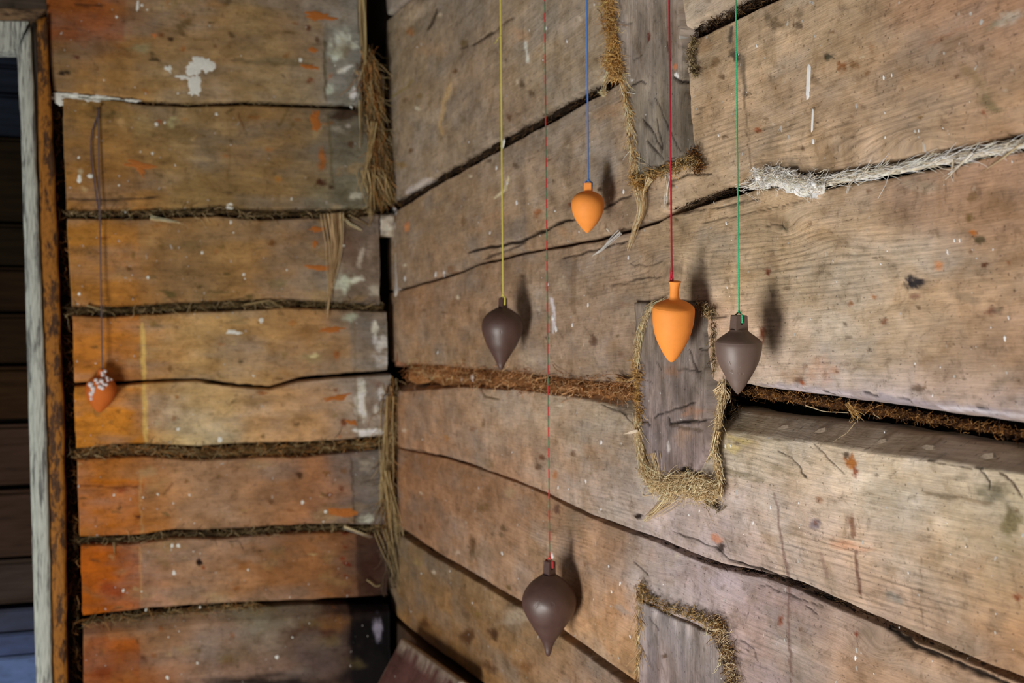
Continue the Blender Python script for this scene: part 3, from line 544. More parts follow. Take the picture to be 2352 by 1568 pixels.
J3lf = [(930, 900), (1050, 890), (1200, 897), (1330, 915), (1400, 932), (1465, 972), (1560, 985), (1670, 992), (1760, 1003), (1900, 1022), (2000, 1040), (2150, 1062), (2250, 1078), (2352, 1092)]
J3lt = [(930, 882), (1050, 880), (1200, 885), (1330, 892), (1400, 900), (1465, 910), (1560, 925), (1700, 950), (1900, 972), (2100, 1003), (2250, 1030), (2352, 1050)]
J4 = [(930, 1032, 1.5), (1010, 1046, 1.5), (1080, 1066, 2), (1200, 1110, 2.5), (1260, 1136, 3), (1360, 1186, 4), (1480, 1229, 6), (1531, 1247, 9), (1593, 1277, 9), (1659, 1300, 8), (1752, 1318, 8), (1841, 1346, 11), (1931, 1387, 15), (2033, 1431, 16), (2084, 1452, 16), (2135, 1474, 12), (2262, 1525, 8), (2400, 1585, 8)]
J5 = [(925, 1222, 16), (960, 1246, 15), (1000, 1272, 12), (1100, 1330, 11), (1195, 1387, 12), (1300, 1460, 15), (1380, 1518, 16), (1450, 1568, 18), (1500, 1602, 18)]
J6 = [(930, 1440, 10), (1000, 1500, 20), (1110, 1585, 30)]
def edge(wall, pts, S, dz=0): return poly_z(wall, pts)(S) + dz
const = lambda z: np.full(len(S_R), z)
ch = .006
def rlog(i, top, bot, ftop=None, fbot=None, **kw):
    zt = top if isinstance(top, np.ndarray) else edge(Right, top, S_R)
    zb = bot if isinstance(bot, np.ndarray) else edge(Right, bot, S_R)
    chm = kw.pop('ch', .004)
    zft = edge(Right, ftop, S_R) if ftop else zt - chm
    zfb = edge(Right, fbot, S_R) if fbot else zb + chm
    return make_log(wall_right, Right, S_R, zt, zft, zfb, zb, TONE_R[i], LINES_R, STAINS_SHADE_R, KNOTS_R, RIDGE_R, 10 + i, **kw)
rlog(0, const(2.60), J(J0, True), nface=50)
rlog(1, J(J0, False), J(J1, True), nface=150)
rlog(2, J(J1, False), J(J2, True), nface=110)
rlog(3, J(J2, False), J3ub, None, J3uf, nface=110, cdb=.022)
rlog(4, J3lt, J(J4, True), J3lf, None, nface=110, cdt=.028, ch=.0018, linear=True)
rlog(5, J(J4, False), J(J5, True), nface=120, ch=.0025)
rlog(6, J(J5, False), J(J6, True), nface=90)
rlog(7, J(J6, False), const(0.0), nface=40)

# ------------------------------------------------------------------ LEFT WALL
wall_left = struct(mesh_obj('wall_left', box_mesh('wall_left', -0.735, 0.14, 0.085, 0.16, 0.0, 2.62), None, MDARK))
L1 = [(115, 214, 6), (270, 226, 6), (330, 235, 6), (430, 240, 6), (560, 236, 6), (700, 241, 5), (830, 246, 6), (880, 247, 8)]
L2 = [(150, 491, 16), (300, 491, 20), (450, 486, 18), (500, 483, 22), (600, 493, 20), (700, 490, 18), (780, 490, 18), (870, 482, 14)]
L3 = [(160, 713, 16), (250, 715, 20), (400, 706, 20), (500, 702, 22), (650, 696, 18), (780, 701, 14), (880, 708, 12)]
L4 = [(165, 881, 6), (270, 880, 6), (340, 874, 4), (450, 870, 3), (540, 884, 4), (620, 890, 6), (690, 870, 7), (800, 860, 8), (915, 852, 8)]
L5 = [(172, 1042, 22), (250, 1036, 26), (330, 1032, 26), (450, 1040, 30), (600, 1032, 30), (700, 1032, 30), (870, 1016, 26)]
L6 = [(180, 1242, 16), (300, 1239, 16), (400, 1226, 16), (500, 1226, 18), (640, 1216, 16), (780, 1211, 14), (880, 1216, 16)]
L7 = [(190, 1428, 22), (330, 1410, 22), (440, 1400, 18), (600, 1390, 14), (760, 1384, 16), (890, 1380, 22)]
L7f = [(190, 1458), (330, 1450), (440, 1436), (600, 1425), (760, 1412), (890, 1405)]
LEND = [835, 848, 872, 888, 898, 880, 884, 890]
LBEG = [[(107, 0), (124, 215)], [(144, 235), (153, 480)], [(154, 500), (166, 705)], [(166, 720), (172, 880)], [(170, 890), (176, 1035)], [(177, 1055), (184, 1235)], [(186, 1250), (190, 1420)], [(190, 1440), (193, 1568)]]
def llog(i, top, bot, ftop=None, **kw):
    x0 = Left.to(*LBEG[i][0])[0]; x1 = Left.to(*LBEG[i][1])[0]; s_beg = max(x0, x1)
    s_end = Left.to(LEND[i], 784)[0]
    px = np.arange(120, 901, 4.0)
    S = np.linspace(s_end, s_beg, 190)
    zt = np.full(len(S), top) if isinstance(top, float) else edge(Left, top, S)
    zb = np.full(len(S), bot) if isinstance(bot, float) else edge(Left, bot, S)
    zft = edge(Left, ftop, S) if ftop else zt - .006
    zl0, zl1 = Left.to(*LBEG[i][0])[1], Left.to(*LBEG[i][1])[1]
    def cut(Z, SS):   # ends follow the leaning door frame, with a ragged saw cut
        t = (SS - s_end) / (s_beg - s_end)
        sb = np.interp(Z, [zl1, zl0], [x1, x0])
        return t * (sb - s_beg + .003 * fbm(Z * 60, Z * 0 + i, 4, 3)) + (1 - t) * (.004 * fbm(Z * 50, Z * 0 + i + 9, 6, 3))
    o = make_log(wall_left, Left, S, zt, zft, zb + .006, zb, TONE_L[i], LINES_L, STAINS_SHADE_L, KNOTS_L, RIDGE_L, 30 + i, cut=cut, thick=.075, **kw)
    return o
def end_caps(o, nc):   # close both sawn ends of a log grid
    bm = bmesh.new(); bm.from_mesh(o.data); bm.verts.ensure_lookup_table(); nv = len(bm.verts); nr = nv // nc
    for c in (0, nc - 1):
        try: bm.faces.new([bm.verts[r * nc + c] for r in range(nr)])
        except ValueError: pass
    bm.normal_update(); bm.to_mesh(o.data); bm.free()
ll = [llog(0, 2.60, J(L1, True), nface=110), llog(1, J(L1, False), J(L2, True), nface=76), llog(2, J(L2, False), J(L3, True), nface=66), llog(3, J(L3, False), J(L4, True), nface=52),
      llog(4, J(L4, False), J(L5, True), nface=52), llog(5, J(L5, False), J(L6, True), nface=60), llog(6, J(L6, False), J(L7, True), nface=54), llog(7, J(L7, False), 0.0, L7f, nface=110, cdt=.022, linear=True)]
for o in ll: end_caps(o, 190)

from mathutils.bvhtree import BVHTree
def wall_tree(wall):
    V = []; Fq = []; n0 = 0
    for o in wall.children:
        if not o.name.startswith('log'): continue
        me = o.data; v = np.zeros(len(me.vertices) * 3, np.float32); me.vertices.foreach_get('co', v)
        fq = [tuple(i + n0 for i in p.vertices) for p in me.polygons]
        V += v.reshape(-1, 3).tolist(); Fq += fq; n0 += len(me.vertices)
    return BVHTree.FromPolygons(V, Fq)
TREES = {Right: wall_tree(wall_right), Left: wall_tree(wall_left)}
def surf(wall, x, y):
    p = on(wall, x, y, .0); q = Vector(p + wall.n * .05)
    h = TREES[wall].ray_cast(q, Vector(-wall.n), .12)
    return .05 - h[3] if h[0] is not None else 0.0
# ------------------------------------------------------------------ fibres (flax tow used as caulking)
class Fib:
    def __init__(s): s.V = []; s.F = []; s.C = []; s.n = 0
    def tube(s, P, r0, r1, col, sides=3):
        P = np.asarray(P, float); n = len(P)
        T = np.gradient(P, axis=0); T /= (np.linalg.norm(T, axis=1, keepdims=True) + 1e-9)
        A = np.cross(T, np.array([.31, .52, .79])); A /= (np.linalg.norm(A, axis=1, keepdims=True) + 1e-9)
        B = np.cross(T, A)
        rr = np.linspace(r0, r1, n)[:, None]
        ring = [P + rr * (A * math.cos(k * 2 * math.pi / sides) + B * math.sin(k * 2 * math.pi / sides)) for k in range(sides)]
        V = np.stack(ring, 1).reshape(-1, 3)
        i = np.arange(n - 1)[:, None] * sides; k = np.arange(sides)[None]; k2 = (k + 1) % sides
        F = np.stack([i + k, i + k2, i + k2 + sides, i + k + sides], -1).reshape(-1, 4) + s.n
        s.V.append(V); s.F.append(F); s.C.append(np.tile([*col, 1.0], (len(V), 1))); s.n += len(V)
    def grid(s, P, C):
        nr, nc = P.shape[:2]; s.V.append(P.reshape(-1, 3)); s.F.append(grid_faces(nr, nc) + s.n)
        s.C.append(np.concatenate([C.reshape(-1, 3), np.ones((nr * nc, 1))], 1)); s.n += nr * nc
    def build(s, name, parent):
        me = build_mesh(name, np.concatenate(s.V), np.concatenate(s.F), True, {'tint': ('FLOAT_COLOR', np.concatenate(s.C))})
        return stuff(mesh_obj(name, me, parent, MFIB))
def pathpt(pts, t):
    p = np.asarray(pts, float); L = np.hypot(*np.diff(p, axis=0).T); c = np.concatenate([[0], np.cumsum(L)]); u = t * c[-1]
    k = min(np.searchsorted(c, u, side='right') - 1, len(L) - 1); f = (u - c[k]) / L[k]
    return p[k] + (p[k + 1] - p[k]) * f, (p[k + 1] - p[k]) / L[k]
def on(wall, x, y, d): return hit_r(x, y, d) if wall is Right else hit_l(x, y, d)
def shade(c, P, wall): return lin(c) / float(irr(np.asarray(P), wall.n))
def tow(f, wall, pts, width, n, length, cols, d=(-.01, .008), ang=35, r=.0005, curl=10, core=True, corecol=(60, 42, 25), cored=-.012):
    if core:
        p = np.asarray(pts, float); L = np.hypot(*np.diff(p, axis=0).T).sum(); nc = max(8, int(L / 7)); nr = 7
        P = np.zeros((nr, nc, 3)); C = np.zeros((nr, nc, 3))
        for c in range(nc):
            q, tg = pathpt(pts, c / (nc - 1)); nrm = np.array([-tg[1], tg[0]])
            for k in range(nr):
                v = (k / (nr - 1) - .5) * 1.15 * width * (1 + .5 * float(vnoise(c * .6, k, 4)))
                xy = q + nrm * v; P[k, c] = on(wall, xy[0], xy[1], cored + .010 * float(fbm(c * .45, k * .8, 12, 3)) * 1.4 - .008 * abs(2 * k / (nr - 1) - 1))
                C[k, c] = shade(corecol, P[k, c], wall) * math.exp((.8 if sum(corecol) > 450 else 1.5) * float(fbm(c * .55, k * .9, 2, 3)))
        f.grid(P, np.clip(C, .003, .88))
    n = int(n * 1.7); r = r * .60
    for _ in range(n):
        t = random.random(); q, tg = pathpt(pts, t)
        q = q + np.array([-tg[1], tg[0]]) * random.gauss(0, width * .26)
        a = math.atan2(tg[1], tg[0]) + math.radians(random.gauss(0, ang)); ln = length * random.uniform(.4, 1.3)
        m = 7; xy = [q - .5 * ln * np.array([math.cos(a), math.sin(a)])]
        for k in range(m - 1):
            a += math.radians(random.gauss(0, curl * 2.2)); xy.append(xy[-1] + ln / m * np.array([math.cos(a), math.sin(a)]))
        d0 = random.uniform(*d); hump = random.uniform(0, .004)
        P = [on(wall, x, y, d0 + hump * math.sin(math.pi * k / (m - 1))) for k, (x, y) in enumerate(xy)]
        rr = r * random.uniform(.6, 1.7); c = shade(random.choice(cols), P[2], wall) * random.uniform(.7, 1.2)
        f.tube(P, rr, rr * .4, np.clip(c, 0, .9))
def wisp(f, wall, pts, n, w0, w1, cols, d=(.002, .010), r=.0005):
    """bundle of fibres following a hand-placed path"""
    for _ in range(n):
        a, b = random.gauss(0, w0 * .4), random.gauss(0, w1 * .4); t1 = random.uniform(.6, 1.0); ph = random.random() * 9; P = []
        d0 = random.uniform(*d)
        for k in range(9):
            t = k / 8 * t1; q, tg = pathpt(pts, t); nrm = np.array([-tg[1], tg[0]])
            q = q + nrm * (a + (b - a) * t + math.sin(t * 7 + ph) * (w0 + w1) * .06)
            P.append(on(wall, q[0], q[1], d0 + .002 * math.sin(t * 5 + ph)))
        rr = r * .75 * random.uniform(.6, 1.6)
        f.tube(P, rr, rr * .5, np.clip(shade(random.choice(cols), P[4], wall) * random.uniform(.75, 1.15), 0, .9))
RUST = [(150, 105, 65), (120, 75, 40), (170, 125, 85), (95, 62, 35), (185, 150, 110)]
BROWN = [(95, 62, 32), (70, 45, 22), (130, 88, 45), (50, 32, 18), (150, 110, 65)]
STRAW = [(212, 190, 150), (190, 164, 122), (226, 208, 174), (168, 140, 100), (202, 178, 140)]
GOLD = [(178, 138, 78), (150, 108, 55), (198, 162, 106), (118, 84, 42), (170, 138, 90)]
OLIVE = [(112, 98, 68), (82, 70, 44), (136, 120, 86), (55, 45, 28), (150, 132, 98)]
WHITE = [(240, 232, 216), (225, 214, 194), (248, 242, 232), (196, 182, 160)]
DARK = [(60, 42, 26), (40, 28, 18), (90, 68, 42), (28, 20, 14)]

f = Fib(); tow(f, Right, [(940, 852), (1050, 862), (1150, 870), (1250, 880), (1350, 890), (1468, 900)], 40, 520, 36, RUST, (-.006, .010), 45, .0007, 16, corecol=(105, 72, 42), cored=-.004)
wisp(f, Right, [(1415, 868), (1445, 872), (1475, 860)], 10, 8, 6, GOLD); wisp(f, Right, [(1290, 905), (1320, 895), (1345, 880)], 6, 4, 6, RUST)
f.build('oakum_caulking', wall_right)
f = Fib(); tow(f, Right, [(1660, 890), (1800, 909), (1950, 932), (2100, 956), (2250, 980), (2400, 1006)], 20, 520, 22, BROWN, (-.040, -.018), 60, .0005, 22, corecol=(62, 38, 18), cored=-.036)
wisp(f, Right, [(1945, 925), (1965, 950), (1985, 968)], 10, 10, 22, GOLD, (-.012, .0)); wisp(f, Right, [(1955, 940), (1958, 960), (1950, 970)], 8, 8, 26, GOLD, (-.012, .0))
wisp(f, Right, [(1965, 970), (1945, 995), (1905, 1020)], 2, 2, 2, STRAW, (-.008, .0), .0004); wisp(f, Right, [(1850, 932), (1890, 945), (1950, 950)], 3, 3, 3, STRAW, (-.010, .0), .0004)
wisp(f, Right, [(2005, 950), (2030, 965)], 2, 2, 2, STRAW, (-.010, .0), .0004)
f.build('oakum_caulking', wall_right)
f = Fib(); tow(f, Right, [(905, 472), (1000, 416), (1100, 360), (1200, 302), (1300, 248), (1420, 180)], 20, 260, 24, DARK, (-.014, -.005), 25, .0005, corecol=(22, 15, 10), cored=-.009)  # dark core set shallow to stand in for shade in the joint
tow(f, Right, [(1545, 482), (1583, 469), (1659, 443), (1736, 421)], 14, 120, 24, DARK, (-.014, -.005), 20, .0004, corecol=(26, 19, 13), cored=-.009)  # same dark core, so this gap reads as black shade
tow(f, Right, [(1590, 75), (1700, 20), (1790, -20)], 26, 220, 22, DARK, (-.016, -.006), 50, .0005, corecol=(34, 22, 14), cored=-.012)
f.build('oakum_caulking', wall_right)
f = Fib(); tow(f, Right, [(1720, 425), (1780, 415), (1900, 413), (2050, 388), (2200, 360), (2440, 308)], 22, 420, 64, WHITE, (.0, .006), 6, .0004, 4, corecol=(215, 202, 180), cored=.003)
tow(f, Right, [(1735, 410), (1770, 402), (1800, 412), (1850, 425), (1895, 428)], 42, 240, 30, WHITE, (.006, .013), 30, .0004, 14, corecol=(245, 238, 226), cored=.010)
wisp(f, Right, [(2235, 350), (2205, 380), (2165, 415)], 7, 5, 8, WHITE, (.004, .012), .0006); wisp(f, Right, [(2190, 365), (2185, 400), (2190, 420)], 5, 4, 6, WHITE, (.004, .012), .0006)
wisp(f, Right, [(2345, 330), (2300, 365), (2255, 395)], 5, 4, 3, STRAW, (.004, .010), .0006); wisp(f, Right, [(2045, 390), (2035, 425), (2015, 460)], 1, 2, 2, WHITE, (.004, .010), .0005)
wisp(f, Right, [(1745, 425), (1742, 445), (1750, 460)], 8, 5, 8, WHITE, (.002, .008), .0005); wisp(f, Right, [(1965, 405), (1950, 425), (1945, 445)], 5, 5, 4, WHITE, (.002, .008), .0005)
f.build('oakum_caulking', wall_right)
f = Fib()   # joints further down the right wall
tow(f, Right, [(1640, 1300), (1752, 1318), (1841, 1346), (2033, 1431), (2135, 1474)], 10, 160, 22, DARK, (-.012, -.003), 25, .0004, corecol=(16, 10, 7), cored=-.007)  # dark tow added to imitate the shade inside this gap
tow(f, Right, [(925, 1222), (1000, 1272), (1100, 1330), (1195, 1387), (1300, 1460), (1450, 1568)], 10, 120, 22, DARK, (-.02, -.008), 30, .0006, corecol=(20, 13, 9), cored=-.014)
tow(f, Right, [(1480, 1231), (1531, 1247), (1593, 1277), (1660, 1300)], 7, 40, 20, DARK, (-.012, -.003), 25, .0004, corecol=(16, 10, 7), cored=-.007)  # added dark tow, gap shade continued to the left
tow(f, Right, [(2135, 1474), (2262, 1525), (2400, 1585)], 7, 60, 20, DARK, (-.012, -.003), 25, .0004, corecol=(16, 10, 7), cored=-.007)  # added dark tow, gap shade continued to the right
f.build('oakum_caulking', wall_right)

# ------------------------------------------------------------------ infill blocks set into the right wall
def patch(parent, name, Lp, Rp, tone, lines, stains, ridge, proud, seed, nr=110, nc=60):
    P0 = np.zeros((nr, nc, 2)); 
    for r in range(nr):
        a, _ = pathpt(Lp, r / (nr - 1)); b, _ = pathpt(Rp, r / (nr - 1))
        for c in range(nc): P0[r, c] = a + (b - a) * (c / (nc - 1))
    px, py = P0[..., 0], P0[..., 1]
    px = px + 3.5 * vnoise(py / 16, py * 0, seed); py = py + 3 * vnoise(px / 16, px * 0, seed + 1)
    S = np.zeros((nr, nc)); Z = np.zeros((nr, nc))
    for r in range(nr):
        for c in range(nc): S[r, c], Z[r, c] = Right.to(px[r, c], py[r, c])
    e = np.minimum.outer(np.minimum(np.arange(nr), np.arange(nr)[::-1]), np.minimum(np.arange(nc), np.arange(nc)[::-1]))
    D = proud - .0035 * (1 - np.clip(e / 4, 0, 1)) ** 2 - np.where(e == 0, .02, 0)
    D = D + .0016 * fbm(S * 60, Z * 14, seed, 4)
    P3 = Right.P(S, Z, np.zeros_like(S))
    col = tones(px, py, tone, 60, 60) * np.exp(.7 * fbm(S * 60, Z * 26, seed + 4, 5))[..., None]
    col, carve = paint(px, py, col, lines, stains, P3, Right.n)
    P = Right.P(S, Z, D - carve)
    guv = np.stack([Z + .3 * S, S + .01 * fbm(Z * 10, S * 10, seed, 3), S * 0 + seed], -1)
    me = build_mesh(name, P.reshape(-1, 3), grid_faces(nr, nc, True), True, {'tint': ('FLOAT_COLOR', np.concatenate([col, np.full((nr, nc, 1), ridge)], -1)), 'guv': ('FLOAT_VECTOR', guv)})
    return mesh_obj(name, me, parent, MWOOD)
patch(wall_right, 'infill_block', [(1384, -340), (1416, -30), (1432, 120), (1444, 230), (1458, 330), (1463, 414)], [(1548, -340), (1572, -30), (1580, 80), (1592, 180), (1598, 260), (1608, 352)],
      [(1480, 60, 122, 112, 102), (1520, 150, 130, 118, 106), (1480, 250, 125, 115, 100), (1530, 300, 118, 108, 98), (1570, 60, 112, 98, 85), (1580, 250, 92, 84, 72), (1560, 340, 92, 84, 74), (1480, 370, 115, 106, 92), (1450, 130, 105, 92, 82)],
      [([(1446, 212), (1470, 195), (1488, 188), (1500, 195)], 4, .004, BLK, .9), ([(1490, 270), (1520, 310), (1535, 350)], 4, .004, BLK, .85), ([(1500, 325), (1520, 345), (1540, 368)], 4, .004, BLK, .85), ([(1524, 272), (1533, 320), (1536, 345)], 3, .003, BLK, .8), ([(1520, 225), (1555, 300), (1578, 348)], 3, .003, BLK, .75),
       ([(1450, 330), (1475, 355), (1495, 375)], 3, .003, BLK, .75), ([(1562, 178), (1580, 188), (1598, 188)], 7, .006, BLK, .95), ([(1549, 95), (1555, 140)], 3, .002, BLK, .7), ([(1445, 60), (1470, 55)], 2.5, .002, BLK, .5), ([(1470, 140), (1490, 130)], 3, .002, BLK, .6)],
      [(1506, 85, 5, 12, 0, (75, 35, 28), .9, .4), (1567, 155, 6, 9, 0, (175, 105, 65), .8, .5), (1570, 175, 10, 6, 20, (210, 205, 200), .9, .4), (1568, 60, 12, 60, 0, (100, 82, 66), .4, .8), (1590, 270, 20, 90, 3, (80, 70, 58), .5, .8), (1466, 186, 7, 4, 0, (215, 212, 208), .9, .4)], .25, .009, 3, nr=220)
patch(wall_right, 'infill_block', [(1470, 690), (1472, 800), (1478, 960), (1486, 1010), (1530, 1096)], [(1634, 690), (1636, 800), (1644, 960), (1640, 1040), (1614, 1084)],
      [(1500, 760, 118, 104, 92), (1600, 760, 112, 104, 94), (1520, 880, 112, 98, 92), (1610, 880, 115, 104, 98), (1560, 930, 125, 108, 98), (1500, 930, 100, 92, 96), (1530, 1020, 120, 108, 108), (1600, 1020, 122, 104, 96), (1570, 1060, 122, 105, 102)],
      [([(1478, 968), (1505, 968), (1512, 976)], 5, .005, BLK, .95), ([(1520, 960), (1530, 950), (1545, 946), (1580, 935), (1615, 922)], 3.5, .004, BLK, .85), ([(1552, 955), (1558, 970), (1600, 968), (1640, 965)], 6, .006, BLK, .95), ([(1558, 972), (1590, 982), (1630, 988)], 8, .003, (75, 62, 50), .7),
       ([(1603, 800), (1612, 830), (1620, 850)], 3, .003, BLK, .8), ([(1575, 850), (1600, 850), (1632, 854)], 3, .003, BLK, .8), ([(1525, 830), (1535, 850)], 3, .002, BLK, .6), ([(1500, 870), (1515, 880)], 2.5, .002, BLK, .6), ([(1622, 802), (1640, 806)], 4, .003, BLK, .9), ([(1510, 1050), (1525, 1080)], 3, .003, BLK, .7)],
      [(1560, 850, 24, 20, 0, (140, 102, 78), .5, .8), (1605, 945, 30, 14, 0, (150, 112, 88), .6, .8), (1585, 1000, 26, 26, 0, (150, 118, 88), .5, .8), (1555, 1025, 4, 16, 0, (175, 168, 165), .8, .5), (1600, 845, 60, 6, 0, (95, 82, 72), .4, .8), (1590, 1080, 16, 8, -20, (22, 14, 10), .95, .4), (1640, 830, 14, 120, 0, (90, 82, 72), .5, .8)], .3, .010, 5)
patch(wall_right, 'infill_block', [(1470, 1372), (1474, 1470), (1478, 1640)], [(1655, 1455), (1672, 1500), (1690, 1640)],
      [(1500, 1430, 150, 140, 140), (1560, 1450, 138, 128, 126), (1620, 1480, 135, 128, 126), (1530, 1530, 130, 110, 108), (1600, 1540, 125, 108, 102), (1650, 1560, 130, 118, 115)],
      [([(1508, 1415), (1530, 1445)], 3, .002, BLK, .6), ([(1500, 1500), (1520, 1540)], 3, .002, (80, 65, 60), .5)],
      [(1543, 1506, 7, 6, 0, (85, 65, 50), .85, .5), (1535, 1530, 14, 30, 0, (135, 112, 102), .25, .9)], .25, .009, 7)
f = Fib()   # tow packed round the blocks
tow(f, Right, [(1364, -330), (1395, -20), (1402, 60), (1408, 120), (1418, 160)], 26, 1000, 36, GOLD, (.002, .014), 25, .0006, 12, corecol=(170, 128, 72), cored=.004)
tow(f, Right, [(1400, 130), (1412, 165), (1425, 180)], 34, 240, 26, GOLD, (.002, .014), 50, .0006, 16, corecol=(120, 82, 38), cored=.004)
tow(f, Right, [(1425, 170), (1440, 230), (1448, 290), (1456, 360), (1460, 420)], 12, 260, 46, STRAW + GOLD, (.003, .011), 9, .0006, 5, corecol=(135, 100, 58), cored=.004)
wisp(f, Right, [(1400, 165), (1388, 190), (1385, 222)], 14, 14, 10, STRAW); tow(f, Right, [(1384, 205), (1388, 220)], 12, 50, 14, STRAW, (.0, .01), 70, core=False)
f.build('oakum_caulking', wall_right)
f = Fib()
tow(f, Right, [(1455, 412), (1490, 402), (1540, 385), (1580, 372), (1606, 362)], 22, 320, 28, GOLD + OLIVE, (.0, .012), 40, .0005, 18, corecol=(110, 82, 48), cored=.002)
tow(f, Right, [(1590, 345), (1600, 375), (1603, 398)], 18, 150, 20, BROWN, (.0, .012), 60, .0005, 18, corecol=(85, 60, 36), cored=.002)
tow(f, Right, [(1592, 95), (1585, 130), (1592, 160), (1600, 180)], 12, 110, 24, OLIVE, (.0, .009), 25, .0005, 14, corecol=(115, 98, 62), cored=.002)
tow(f, Right, [(1455, 405), (1470, 430), (1466, 445)], 26, 170, 18, GOLD, (.002, .014), 70, .0005, 24, corecol=(165, 128, 75), cored=.004)
wisp(f, Right, [(1466, 430), (1474, 460), (1472, 490), (1460, 520), (1448, 555), (1436, 582)], 36, 22, 8, STRAW, (.004, .014), .0005)
wisp(f, Right, [(1495, 410), (1478, 440), (1472, 470)], 18, 10, 8, STRAW, (.004, .014), .0005)
wisp(f, Right, [(1534, 395), (1530, 440), (1528, 475), (1530, 495)], 12, 9, 6, WHITE, (.002, .008), .0005)
wisp(f, Right, [(1425, 533), (1405, 550), (1380, 575), (1354, 593)], 12, 8, 2, WHITE, (.003, .008), .0005)
wisp(f, Right, [(1393, 525), (1398, 532), (1405, 536)], 3, 2, 3, WHITE)
f.build('oakum_caulking', wall_right)
f = Fib()
tow(f, Right, [(1512, 697), (1490, 712), (1475, 745), (1466, 790), (1462, 840)], 13, 260, 38, STRAW, (.006, .012), 4, .0005, 3, corecol=(178, 164, 128), cored=.007)
tow(f, Right, [(1462, 830), (1466, 900), (1470, 970)], 10, 170, 26, GOLD, (.002, .012), 30, .0006, 16, corecol=(125, 92, 50), cored=.003)
wisp(f, Right, [(1485, 870), (1460, 860), (1435, 858)], 14, 18, 8, GOLD); wisp(f, Right, [(1440, 875), (1420, 862), (1410, 858)], 10, 8, 4, RUST)
tow(f, Right, [(1464, 970), (1470, 1040), (1482, 1090), (1500, 1118)], 14, 300, 42, STRAW, (.003, .011), 5, .0005, 3, corecol=(185, 162, 112), cored=.005)
tow(f, Right, [(1490, 1080), (1500, 1110), (1520, 1120)], 34, 200, 36, STRAW, (.003, .013), 30, .0005, 12, corecol=(190, 164, 110), cored=.008)
tow(f, Right, [(1520, 1120), (1560, 1108), (1600, 1120), (1650, 1130)], 46, 560, 40, STRAW, (.006, .016), 30, .0005, 14, corecol=(200, 172, 118), cored=.011)
wisp(f, Right, [(1550, 1110), (1540, 1140), (1510, 1170), (1476, 1198)], 34, 30, 9, STRAW, (.006, .014), .0006)
wisp(f, Right, [(1500, 1040), (1510, 1090), (1503, 1135)], 22, 22, 8, STRAW, (.006, .014), .0006)
wisp(f, Right, [(1640, 1110), (1625, 1140), (1612, 1152)], 12, 14, 6, STRAW)
f.build('oakum_caulking', wall_right)
f = Fib()
tow(f, Right, [(1660, 890), (1655, 930), (1648, 980), (1640, 1030), (1650, 1080), (1655, 1140)], 11, 380, 40, STRAW, (.004, .012), 4, .0006, 3, corecol=(165, 142, 98), cored=.006)
wisp(f, Right, [(1650, 990), (1635, 1040), (1616, 1068)], 18, 10, 4, STRAW, (.008, .016), .0006)
wisp(f, Right, [(1640, 900), (1660, 890), (1672, 910), (1665, 940)], 14, 18, 12, STRAW); wisp(f, Right, [(1660, 875), (1680, 885), (1672, 905)], 8, 6, 6, OLIVE)
tow(f, Right, [(1638, 710), (1636, 780), (1640, 860)], 6, 70, 26, OLIVE, (.0, .008), 12, .0005, core=False)
tow(f, Right, [(1600, 702), (1625, 712), (1622, 730)], 22, 90, 22, OLIVE + STRAW, (.004, .012), 50, .0005, core=False)
tow(f, Right, [(1620, 1150), (1650, 1165), (1660, 1175)], 12, 80, 20, OLIVE, (.0, .009), 40, .0005, 20, core=False)
tow(f, Right, [(1670, 900), (1680, 930), (1672, 965)], 30, 120, 22, DARK, (-.02, -.004), 60, .0005, 20, corecol=(24, 16, 11), cored=-.016)
f.build('oakum_caulking', wall_right)
f = Fib()
tow(f, Right, [(1474, 1345), (1490, 1375), (1530, 1395), (1590, 1410), (1640, 1430), (1662, 1445)], 17, 380, 24, OLIVE + GOLD, (.0, .011), 50, .0005, 22, corecol=(95, 72, 42), cored=.001)
tow(f, Right, [(1640, 1425), (1655, 1460), (1670, 1500), (1678, 1560), (1684, 1620)], 16, 360, 34, STRAW + BROWN, (.0, .013), 45, .0005, 18, corecol=(120, 90, 52), cored=.002)
tow(f, Right, [(1468, 1370), (1470, 1430), (1470, 1500), (1466, 1545)], 11, 200, 50, GOLD + STRAW, (.001, .009), 5, .0006, 4, corecol=(165, 128, 75), cored=.003)
wisp(f, Right, [(1600, 1415), (1618, 1435), (1620, 1460)], 14, 26, 8, STRAW); wisp(f, Right, [(1645, 1450), (1625, 1475), (1606, 1490)], 10, 14, 4, GOLD); wisp(f, Right, [(1665, 1480), (1655, 1510), (1650, 1530)], 14, 18, 8, STRAW)
f.build('oakum_caulking', wall_right)

# left wall joints
def ljoint(j, w, n, cols, core, **kw):
    f = Fib(); tow(f, Left, [(x, y) for x, y, t in j], w, n, 40, cols, kw.pop('d', (-.016, .004)), 24, .0009, 12, corecol=core, cored=kw.pop('cored', -.016), **kw); f.build('oakum_caulking', wall_left)
ljoint(L2, 15, 230, OLIVE + DARK, (48, 38, 22)); ljoint(L3, 16, 230, OLIVE + DARK, (58, 48, 28)); ljoint(L5, 22, 330, OLIVE + BROWN, (72, 54, 30)); ljoint(L6, 13, 210, OLIVE + DARK, (52, 42, 26))
ljoint(L7[:4], 12, 120, OLIVE + BROWN, (62, 48, 28)); ljoint(L1, 4, 60, DARK + OLIVE, (40, 30, 18), d=(-.012, -.002))
f = Fib(); wisp(f, Left, [(345, 502), (400, 510), (425, 515)], 14, 6, 4, STRAW, (.002, .008), .0008); wisp(f, Left, [(200, 700), (262, 720), (262, 735)], 8, 5, 5, OLIVE, (.002, .008), .0008); wisp(f, Left, [(262, 1245), (264, 1270), (263, 1285)], 5, 4, 3, OLIVE, (.002, .008), .0008)
